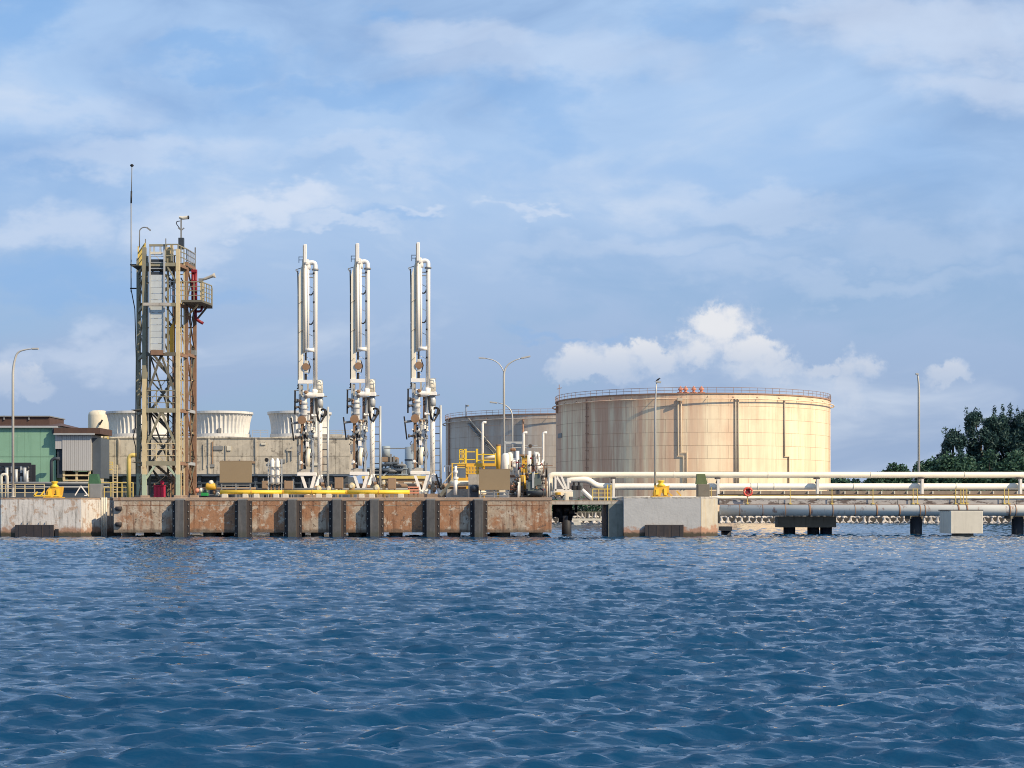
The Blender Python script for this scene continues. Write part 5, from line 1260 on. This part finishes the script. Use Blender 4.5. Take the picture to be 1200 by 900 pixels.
# crimson box under the tower, tools and pump beside it
cb = thing('crimson_locker', 'crimson red locker standing under the steel tower', 'locker', (X(186, 165), 165.5, ZD))
MB().box(X(180, 165), X(192, 165), 165, 165.9, ZD+.08, Z(569.5, 165), .05).build('body', M_MAG, cb)
MB().box(X(179.6, 165), X(192.4, 165), 164.95, 165.95, Z(569.4, 165), Z(568.4, 165)).build('lid', M_MAG, cb)
for px in (184, 188): MB().box(X(px, 165)-.03, X(px, 165)+.03, 164.96, 164.995, ZD+.15, Z(570.5, 165)).build('rib', M_RED, cb)
MB().lathe(P(190, 565.5, 165.4), [(.12, -.2), (.2, -.1), (.2, .1), (.1, .2)], 10).build('beacon', M_MAG, cb)
pu = thing('pump_set', 'small yellow pump set with green skid right of the tower foot', 'pump', (X(245, 164), 164, ZD))
MB().box(X(234, 164), X(258, 164), 163.7, 164.6, ZD, Z(581, 164)).build('skid', M_DARK, pu)
MB().box(X(235.5, 163.6), X(243.5, 163.6), 163.5, 164.1, Z(581, 164), Z(577.5, 164), .04).build('tray', mat('bright_green_paint', (.02, .26, .07), .5), pu)
MB().lathe(P(247.5, 570, 164), [(.25, -.5), (.34, -.4), (.34, .35), (.2, .5)], 12, axis='x').build('motor', M_YEL, pu, smooth=True)
MB().lathe(P(247.5, 566.5, 164), [(.2, -.1), (.28, 0), (.2, .25), (.08, .3)], 12).build('cap', M_IVORY, pu, smooth=True)
MB().tube(bend([P(243, 577, 164), P(243, 568, 164), P(245.5, 567, 164)], .3), .1, 8).build('pipe', M_CONCW, pu, smooth=True)
for px, py, m_ in ((231, 575, M_PINK), (236, 574.5, M_IVORY), (252, 577, M_BRONZE), (255, 579, M_IVORY)): MB().lathe(P(px, py, 164.2), [(.1, -.22), (.24, -.1), (.24, .1), (.1, .22)], 10, axis='x').build('fitting', m_, pu, smooth=True)
# low pipes and clutter along the deck behind the barrier
for k, (x0_, x1_, y_, D, r_, m_, lab) in enumerate(((300, 480, 573.5, 166, .14, M_GREYST, 'grey deck pipe running behind the yellow barrier'), (405, 560, 570, 170, .3, M_BROWNBOX, 'brown insulated pipe crossing behind the middle and right arms'), (230, 300, 572.5, 167, .12, M_BROWNBOX, 'thin brown deck pipe behind the beige board'), (520, 570, 577.5, 165, .22, M_IVORY, 'ivory deck pipe below the yellow platform'))):
    b = MB().tube([P(x0_, y_, D), P(x1_, y_, D)], r_, 10); s_ = thing('deck_pipe', lab, 'pipe', (X((x0_+x1_)/2, D), D, ZD), 'pipes lying along the jetty deck'); b.build('pipe', m_, s_, smooth=True)
    px = x0_+6
    while px < x1_: MB().bar(Vector((X(px, D), D, ZD)), P(px, y_, D), .12).build('pipe_foot', M_GREYST, s_); px += 30
kb = thing('deck_kerb_railing', 'low grey guard rail along the rear of the jetty deck', 'railing', (X(400, 182), 182, ZD))
railing(kb, [Vector((X(232, 182), 182, ZD-.1)), Vector((X(560, 182), 182, ZD-.1))], M_GREYST, 1.1, 2.2, .035, 1)
dpx = thing('rust_rack', 'rusty orange frame rack right of the middle arm', 'rack', (X(486, 163.6), 163.6, ZD))
for y_ in (571, 574, 577.5): MB().bar(P(478, y_, 163.4), P(491, y_, 163.4), .13).build('rail', M_PINK, dpx)
for px in (479, 485, 490): MB().bar(P(px, 570.5, 163.5), Vector((X(px, 163.5), 163.5, ZD)), .12).build('post', M_RUST, dpx)

# ---- yellow stair platform
yp = thing('yellow_platform', 'bright yellow stair platform with handrails on the jetty right end', 'platform', (X(555, 166), 166, ZD))
D = 165.5
MB().box(X(536, D), X(585, D), D-.2, D+2.5, Z(546.2, D), Z(543, D)).build('deck', M_YEL, yp)
for px in (547.5, 560, 567, 584): MB().bar(P(px, 546, D), Vector((X(px, D), D, ZD)), .2).build('leg', M_YEL, yp)
for px in (545.8, 559, 566.5, 580.5): MB().bar(P(px, 543, D-.1), P(px, 526 if px < 560 else 531, D-.1), .2 if px < 560 else .12).build('post', M_YELB, yp)
for y_ in (529.5, 538.5): MB().bar(P(538.5, y_, D-.1), P(559, y_, D-.1), .09).build('handrail', M_YELB, yp)
for y_ in (532.6, 539.4): MB().bar(P(559, y_, D-.1), P(581, y_, D-.1), .09).build('handrail', M_YELB, yp)
for px in (538.5, 541.5, 543.2): MB().bar(P(px, 543, D+.6), P(px, 526.5, D+.6), .08).build('gate_bar', M_YELB, yp)
for y_ in (526.8, 532, 537): MB().bar(P(538.5, y_, D+.6), P(546, y_, D+.6), .08).build('gate_bar', M_YELB, yp)
for px in (549, 552.5, 556, 559.5): MB().box(X(px, D)-.10, X(px, D)+.10, D-.3, D-.22, Z(555, D), Z(546.3, D)).build('panel_bar', M_YEL, yp)
for y_ in (546.6, 551, 555): MB().bar(P(546, y_, D-.25), P(568, y_, D-.25), .12).build('panel_rail', M_YEL, yp)
MB().box(X(529, D), X(547, D), D-.4, D-.1, Z(564, D), Z(560, D)).build('lower_landing', M_YEL, yp)
for px in (530, 546.5): MB().bar(P(px, 543, D-.2), P(px, 564, D-.2), .12).build('stair_post', M_YEL, yp)
for y_ in (543.2, 548): MB().bar(P(529, y_, D-.2), P(547, y_, D-.2), .09).build('handrail', M_YRAIL, yp)
n = 7
for k in range(n): p = P(531-k*2.1, 564+k*2.6, D-.6); MB().box(p.x-.16, p.x+.16, p.y-.4, p.y+.4, p.z-.03, p.z+.03).build('stair_tread', M_CREAM, yp)
for dd in (-1.0, -.2): MB().bar(P(532, 561, D+dd), P(516, 581, D+dd), .08, .3).build('stair_stringer', M_CREAM, yp)
MB().bar(P(531, 552, D-1.0), P(516, 571, D-1.0), .08).build('stair_rail', M_CREAM, yp)
for px in (521, 526.5): MB().bar(P(px, 553, D+1), P(px, 546, D+1), .08).build('stair_post', M_WHITE, yp)
MB().bar(P(520, 546, D+1), P(530, 546, D+1), .08).build('handrail', M_WHITE, yp)
# ---- manifold: white vertical pipes, yellow bollard pipe, vessels
mf = thing('pipe_manifold', 'crowded valve manifold of white risers and dark valves at the jetty right end', 'manifold', (X(615, 165), 165, ZD))
def vpipe(px, y0, y1, D, r_, m_, name='riser'): return MB().tube([P(px, y1, D), P(px, y0, D)], r_, 12).build(name, m_, mf, smooth=True)
vpipe(584, 522.5, 552, 164, .22, M_YEL, 'yellow_riser'); MB().lathe(P(584, 522.4, 164), [(.25, 0), (.25, .12)], 12).build('riser_cap', M_BRONZE, mf)
vpipe(606.3, 528.5, 556, 163, .175, M_WHITE); vpipe(620.5, 528.5, 556, 163, .175, M_WHITE); vpipe(607.5, 565, 583, 162.6, .1, M_WHITE); vpipe(534, 546, 560, 163.5, .13, M_WHITE); vpipe(534, 560.5, 580, 163.5, .2, M_WHITE)
MB().lathe(P(534, 560, 163.5), [(.28, -.1), (.28, .1)], 12).build('flange', M_WHITE, mf); MB().lathe(P(534, 553, 163.5), [(.1, -.25), (.24, 0), (.1, .25)], 12).build('valve_body', M_WHITE, mf, smooth=True)
for px, y0, y1, r_, m_ in ((593, 531, 552, .42, M_WHITE), (597.5, 530, 551, .30, M_IVORY), (602, 537, 548, .25, M_WHITE)):
    b = MB().lathe(P(px, y1, 165.5), [(r_*.9, 0), (r_, .2), (r_, (y1-y0)*.0825-.2), (r_*.5, (y1-y0)*.0825)], 16); b.build('vessel', m_, mf, smooth=True)
MB().lathe(P(629, 538, 165), [(.22, -.7), (.32, -.5), (.32, .4), (.2, .65), (.05, .7)], 16).build('vessel', M_WHITE, mf, smooth=True)
MB().lathe(P(631.5, 548.5, 164.6), [(.05, -.42), (.3, -.36), (.42, 0), (.3, .36), (.05, .42)], 16, axis='y').build('round_tank', M_WHITE, mf, smooth=True)
MB().box(X(610.5, 165.5), X(618, 165.5), 165.2, 165.8, Z(554, 165.5), Z(533, 165.5)).build('yellow_panel', M_YEL, mf); MB().box(X(622, 165.6), X(629, 165.6), 165.4, 165.9, Z(553, 165.5), Z(534.5, 165.5)).build('yellow_panel', M_YEL, mf)
MB().box(X(607, 165.4), X(630, 165.4), 165.0, 165.15, Z(534.5, 165.4), Z(532.6, 165.4)).build('beam', M_BRONZE, mf)
MB().box(X(623, 165.2), X(629, 165.2), 165, 165.3, Z(553, 165.2), Z(545, 165.2)).build('orange_box', M_PINK, mf)
vpipe(613, 557, 574, 164, .28, M_YEL, 'ochre_pipe')
# grey domed hood
b = MB(); pr_ = [(618.5, 581), (618.5, 563), (620, 556.5), (624, 553), (628.5, 553.5), (632.5, 557), (634.5, 563), (634.5, 571)]
b.prism_y([(X(x_, 162.4), Z(y_, 162.4)) for x_, y_ in pr_], 162.1, 163.0); b.build('hood', mat('slate_hood_paint', (.10, .125, .12), .6, var=.15), mf)
MB().box(X(623.6, 162), X(626, 162), 161.98, 162.09, Z(572, 162), Z(553.5, 162)).build('hood_rib', M_GALV, mf); MB().box(X(619.5, 162), X(623.4, 162), 162.0, 162.09, Z(563, 162), Z(556, 162)).build('hood_opening', M_NAVY, mf)
rg = random.Random(4)
for k in range(46):
    px = rg.uniform(597, 642); py = rg.uniform(557, 580); D = rg.uniform(162.2, 165); r_ = rg.uniform(.10, .26)
    m_ = rg.choice((M_MANIF, M_MANIF, M_DARK, M_GREYST, M_BRONZE, M_IVORY, M_CONCW, M_PINK)); ax = rg.choice('xyz')
    MB().lathe(P(px, py, D), [(r_*.5, -r_*1.2), (r_, -r_), (r_, -r_*.7), (r_*.6, -r_*.5), (r_*.6, r_*.5), (r_, r_*.7), (r_, r_), (r_*.5, r_*1.2)], 10, axis=ax).build('valve', m_, mf, smooth=True)
for k in range(16):
    px = rg.uniform(598, 644); y0 = rg.uniform(553, 570); D = rg.uniform(162.5, 165)
    vpipe(px, y0, 582, D, rg.uniform(.05, .11), rg.choice((M_MANIF, M_GALV, M_RUST, M_IVORY)), 'stub_pipe')
for k in range(6):
    py = 558+k*4.2; MB().tube([P(rg.uniform(596, 606), py, 164.4), P(rg.uniform(628, 645), py, 164.4)], rg.uniform(.07, .14), 8).build('header_pipe', rg.choice((M_MANIF, M_GALV, M_RUST, M_IVORY)), mf, smooth=True)
for k in range(34):
    px = rg.uniform(598, 644); y0 = rg.uniform(528, 566); D = rg.uniform(161.6, 164.5)
    vpipe(px, y0, y0+rg.uniform(6, 22), D, rg.uniform(.03, .07), rg.choice((M_MANIF, M_GALV, M_RUST, M_IVORY, M_WHITE, M_BLACK)), 'stub_pipe')
    if k % 2: MB().bar(P(px-rg.uniform(2, 7), y0+3, D), P(px+rg.uniform(2, 7), y0+3, D), .07).build('cross_pipe', rg.choice((M_MANIF, M_GALV, M_RUST, M_BRONZE, M_YRAIL)), mf)
for k in range(22):
    px = rg.uniform(598, 640); py = rg.uniform(536, 574); r_ = rg.uniform(.07, .15)
    MB().lathe(P(px, py, rg.uniform(161.5, 162.4)), [(r_*.4, -r_), (r_, -r_*.8), (r_, -r_*.5), (r_*.5, -r_*.3), (r_*.5, r_*.6), (r_*.9, r_)], 8, axis=rg.choice('xyz')).build('valve', rg.choice((M_MANIF, M_DARK, M_BRONZE, M_CONCW, M_RED, M_NAVY)), mf, smooth=True)
MB().tube([P(617, 577, 162.4), P(640, 577, 162.4)], .34, 14).build('dark_vessel', M_NAVY, mf, smooth=True)
MB().box(X(597, 163), X(640, 163), 163, 165.5, ZD, ZD+.25).build('drip_tray', M_MANIF, mf)
for px, y0 in ((565.5, 495), (613.5, 507), (636.5, 507)):
    MB().tube(bend([P(px, 582, 167), P(px, y0, 167), P(px+4.5, y0, 167)], .25), .12, 8).build('vent_pipe', M_WHITE, mf, smooth=True)
MB().tube(bend([P(636.5, 530, 167), P(636.5, 541, 167), P(632, 545, 166)], .4), .09, 8).build('vent_bend', M_WHITE, mf, smooth=True)
MB().bar(P(592, 518.8, 168), P(612, 518.8, 168), .22).build('gantry_beam', M_GALV, mf)
for px in (591.8, 612.5): MB().bar(P(px, 540, 168), P(px, 517, 168), .16).build('gantry_post', M_GALV, mf)
for px0, px1, y_ in ((596, 636, 524.5), (612, 630, 522)): MB().bar(P(px0, y_, 168), P(px1, y_, 168), .07).build('gantry_rail', M_GALV, mf)
MB().lathe(P(621.5, 522.5, 168), [(.03, -.2), (.18, -.1), (.18, .1), (.03, .2)], 10).build('horn', M_BRONZE, mf); MB().lathe(P(601, 527, 167), [(.06, -.3), (.18, -.1), (.18, .2), (.06, .3)], 10, axis='x').build('horn', M_BRONZE, mf)
MB().tube([P(567, 538, 166.5), P(574, 536, 166.5), P(580, 535, 166.5)], .16, 10).build('valve_bank', M_CONCW, mf, smooth=True)
MB().box(X(549, 163), X(561, 163), 162.6, 163.6, ZD, Z(556, 163)).build('grey_cabinet', M_CONC, mf)
MB().box(X(551, 162.2), X(561, 162.2), 161.9, 162.6, ZD, Z(570, 162)).build('blue_motor_block', M_NAVY, mf); MB().lathe(P(556, 572, 161.9), [(.12, -.3), (.34, -.2), (.34, .2), (.12, .3)], 12, axis='x').build('blue_motor', M_NAVY, mf, smooth=True)
MB().box(X(523, 164.6), X(549, 164.6), 164.3, 165.0, ZD, Z(573, 164.6)).build('grey_trough', M_CONC, mf); MB().tube([P(528, 566.5, 164.3), P(550, 566.5, 164.3)], .26, 12).build('ivory_pipe', M_IVORY, mf, smooth=True)
for px in (578, 588): MB().box(X(px, 162.4)-.35, X(px, 162.4)+.35, 162.2, 162.6, Z(577.2, 162), Z(574.4, 162)).build('pale_block', M_IVORY, mf)
# ---- pipe frame at the end of the jetty, before the dolphin
pf = thing('pipe_gantry', 'white braced pipe frame with orange stripe between jetty and grey dolphin', 'pipe frame', (X(665, 173), 173, 3.3))
for a0, b0 in (((652, 558), (662, 574)), ((657, 556), (664, 573)), ((651, 575), (651, 558)), ((666, 574), (666, 560)), ((649, 574.5), (671, 574.5))): MB().bar(P(*a0, 173), P(*b0, 173), .2).build('brace', M_WHITE, pf)
MB().box(X(645, 170), X(671, 170), 169.5, 170.5, Z(582, 170), Z(576, 170), .04).build('pump_body', M_IVORY, pf)
MB().box(X(651, 169.4), X(657, 169.4), 169.3, 169.49, Z(580, 170), Z(577, 170)).build('orange_stripe', M_YEL, pf)
for px in (648, 655, 662): torus(P(px, 584, 169), .3, .07, 0, 180, 8, 6).build('hose', M_MANIF, pf, smooth=True)
MB().bar(P(664, 578, 169), P(664, 588, 169), .45).build('pump_leg', M_IVORY, pf)
MB().tube([P(682, 574, 170), P(694, 585, 170)], .2, 10).build('sloped_pipe', M_WHITE, pf, smooth=True); MB().tube([P(684, 579, 169.6), P(696, 589, 169.6)], .12, 10).build('sloped_pipe', M_GREYST, pf, smooth=True)
for px, y0 in ((672.5, 566), (678.5, 567)): MB().lathe(P(px, 572, 171), [(.25, -.2), (.25, .2), (.12, .3), (.12, .6)], 10).build('valve', M_BLACK, pf)
wr = thing('walkway_railing', 'yellow handrail on the walkway left of the grey dolphin', 'railing', P(706, 585, 165))
railing(wr, [P(694.5, 587, 165), P(716, 587, 165)], M_YRAIL, 1.15, .7, .04)
for px in (712, 716): MB().bar(P(px, 587, 165.4), P(px, 568, 165.4), .1).build('gate_post', M_YELB, wr)
# ---- quick release mooring hooks on the dolphins
def hook(px, py, D, zt, label, sc=1.0):
    t = thing('mooring_hook', label, 'mooring hook', (X(px, D), D, zt), 'yellow mooring hooks on the dolphins')
    c = Vector((X(px, D), D, zt)); s = sc
    b = MB(); pl = [(-.72, 0), (-.78, .35), (-.66, .75), (-.38, 1.02), (.42, 1.02), (.62, 1.05), (.80, 1.08), (.74, .5), (.62, 0), (.3, 0), (.2, .35), (.02, .4), (-.1, 0)]
    b.prism_y([(c.x+u*s, c.z+v*s) for u, v in pl], D-.28, D+.3); b.build('hook_body', M_YEL, t)
    MB().lathe(c+Vector((-.0, .02, .98*s)), [(.34*s, 0), (.46*s, .12*s), (.24*s, .25*s), (.24*s, .42*s), (.34*s, .50*s), (.32*s, .58*s)], 16).build('capstan', M_YELB, t, smooth=True)
    MB().prism_y([(c.x+u*s, c.z+v*s) for u, v in ((-.55, .2), (-.5, .7), (-.25, .85), (-.2, .2))], D-.42, D-.285).build('hook_arm', M_YELB, t)
    MB().prism_y([(c.x+u*s, c.z+v*s) for u, v in ((.3, .15), (.25, .8), (.5, .9), (.55, .15))], D-.40, D-.285).build('hook_arm', M_YELB, t)
    MB().box(c.x-.95*s, c.x+.85*s, D-.5, D+.6, zt-.003, zt+.07).build('base_plate', M_YEL, t)
    return t
hook(64, 580, 162.5, 3.68, 'yellow quick release mooring hook on the left dolphin')
hook(774.5, 581, 162.5, 3.78, 'yellow quick release mooring hook on the grey dolphin')
def bar_thing(name, label, cat, segs, m_, w, D):
    t = thing(name, label, cat, P(segs[0][0][0], max(s[0][1] for s in segs), D))
    for s0, s1 in segs: MB().bar(P(*s0, D), P(*s1, D), w).build('bar', m_, t)
bar_thing('trestle_stand', 'white A shaped stand on the left dolphin', 'stand', [((88, 580.5), (94.8, 569.5)), ((103, 580.5), (94.8, 569.5)), ((99, 580.6), (104, 580.2))], M_WHITE, .09, 163)
bar_thing('yellow_bars', 'loose yellow bars lying beside the hook on the left dolphin', 'bars', [((40, 581), (44, 576.5)), ((48, 580.5), (52, 575.5)), ((40, 581), (72, 581))], M_YELB, .13, 161.6)
bar_thing('yellow_chocks', 'two short slanting yellow bars beside the hook on the grey dolphin', 'bars', [((783, 577), (788, 581.5)), ((793, 575.5), (798, 581)), ((767.5, 581), (767.5, 569))], M_YEL, .12, 162.2)
def covered_cabinet(px0, px1, y0, ym, D, zt, label, gm, bm_, tilt):
    t = thing('covered_cabinet', label, 'cabinet', ((X(px0, D)+X(px1, D))/2, D, zt))
    MB().box(X(px0, D), X(px1, D), D-.5, D+.5, zt-.003, Z(ym, D), .04).build('body', bm_, t)
    w = X(px1, D)-X(px0, D); x0_, x1_ = X(px0, D)-.1, X(px0, D)+w*.68
    b = MB(); zt2, zm = Z(y0, D), Z(ym, D)+.005
    b.prism_y([(x0_, zm), (x1_+.15, zm), (x1_+.15, zm+.15), (x1_-.05, zt2), (x0_+.1, zt2)], D-.42, D+.42); b.build('cover', gm, t)
    MB().box(X(px0, D)+.1, X(px1, D)-.1, D-.53, D-.505, zt+.1, Z(ym, D)-.1).build('door', bm_, t)
    MB().bar(Vector((X(px1, D)+.2, D, zt)), Vector((X(px1, D)+.2, D, zt+.95)), .07).build('handle_post', M_YRAIL, t)
covered_cabinet(816.5, 831, 555.5, 567.5, 163, 3.78, 'grey cabinet with green tarpaulin on the grey dolphin', M_TARP, mat('grimy_grey_paint', (.17, .155, .125), .7, var=.3, rust=.2), 1)
covered_cabinet(106, 120, 555.5, 567, 164.5, 3.68, 'dark cabinet with green cover at the left dolphin edge', M_GREENC, M_GREYST, 1)
# ---- street lamps
def lamp(label, pts, r0, r1, D, head, group='slim grey lamp posts'):
    base = P(*pts[0], D); t = thing('lamp_post', label, 'street lamp', base, group)
    pp = bend([P(x_, y_, D) for x_, y_ in pts], 1.4, 7); n = len(pp)
    MB().tube(pp, [r0+(r1-r0)*i/(n-1) for i in range(n)], 9).build('pole', M_LAMP, t, smooth=True)
    for (x_, y_), (x2, y2) in head:
        MB().bar(P(x_, y_, D), P(x2, y2, D), .30, .14).build('lamp_head', M_LAMP, t); hd_ = t.children[-1] if False else bpy.data.objects[COL.objects[-1].name]; MB().bar(P(x_+.2, y_+1.0, D), P(x2-.2, y2+1.0, D), .22, .05).build('lens', M_LENS, hd_)
    MB().lathe(base, [(.24, 0), (.24, .05), (.13, .06), (.13, .9)], 10).build('base_flange', M_LAMP, t)
    return t
lamp('tall curved lamp post at the left edge of the picture', [(15.2, 582.5), (15.2, 430), (20, 412), (33, 409), (40, 408.8)], .13, .05, 164, [((37.5, 408.6), (45, 408.4))])
l2 = lamp('double armed lamp post in front of the grey tank', [(590.5, 580), (590.5, 436), (594, 428), (602, 422.5), (612, 419.5)], .13, .05, 190, [((611, 419.6), (621.5, 417.4))])
MB().tube(bend([P(590.5, 440, 190), P(590.2, 435, 190), P(586, 427, 190), P(578, 421.5, 190), P(568, 419.8, 190)], 1.0), .055, 9).build('second_arm', M_LAMP, l2, smooth=True)
MB().bar(P(569, 419.9, 190), P(561, 419.4, 190), .3, .12).build('lamp_head', M_LAMP, l2)
lamp('smaller single armed lamp post behind the double armed one', [(600.5, 575), (600.5, 487), (598, 479), (590, 473.5), (583, 472)], .11, .05, 215, [((582.5, 472), (574, 471))])
lb_ = lamp('straight lamp post on the grey dolphin with a bird on its head', [(767.6, 581.5), (768, 470), (769.4, 449)], .11, .055, 163, [((768.6, 447.3), (774.6, 447.8))])
lamp('slender lamp post rising above the trestle on the right', [(1076.8, 584), (1076.8, 452), (1075.6, 441), (1074.4, 438)], .13, .06, 176, [((1073, 438), (1076.4, 438.6))])
bd = thing('crow', 'small black bird perched on the lamp post above the grey dolphin', 'bird', P(770.8, 446.6, 163))
c = P(771.0, 445.2, 163)
MB().tube([c+Vector((-.20, 0, -.10)), c+Vector((-.10, 0, -.03)), c+Vector((.0, 0, .02)), c+Vector((.09, 0, .09)), c+Vector((.14, 0, .15)), c+Vector((.19, 0, .165)), c+Vector((.26, 0, .15))], [.02, .06, .085, .07, .055, .045, .008], 10).build('body', M_BIRD, bd, smooth=True)
for s in (-.03, .03): MB().bar(c+Vector((.02, s, -.05)), c+Vector((.02, s, -.115)), .012).build('leg', M_BIRD, bd)
MB().bar(c+Vector((-.15, 0, -.07)), c+Vector((-.32, 0, -.16)), .06, .02).build('tail', M_BIRD, bd)
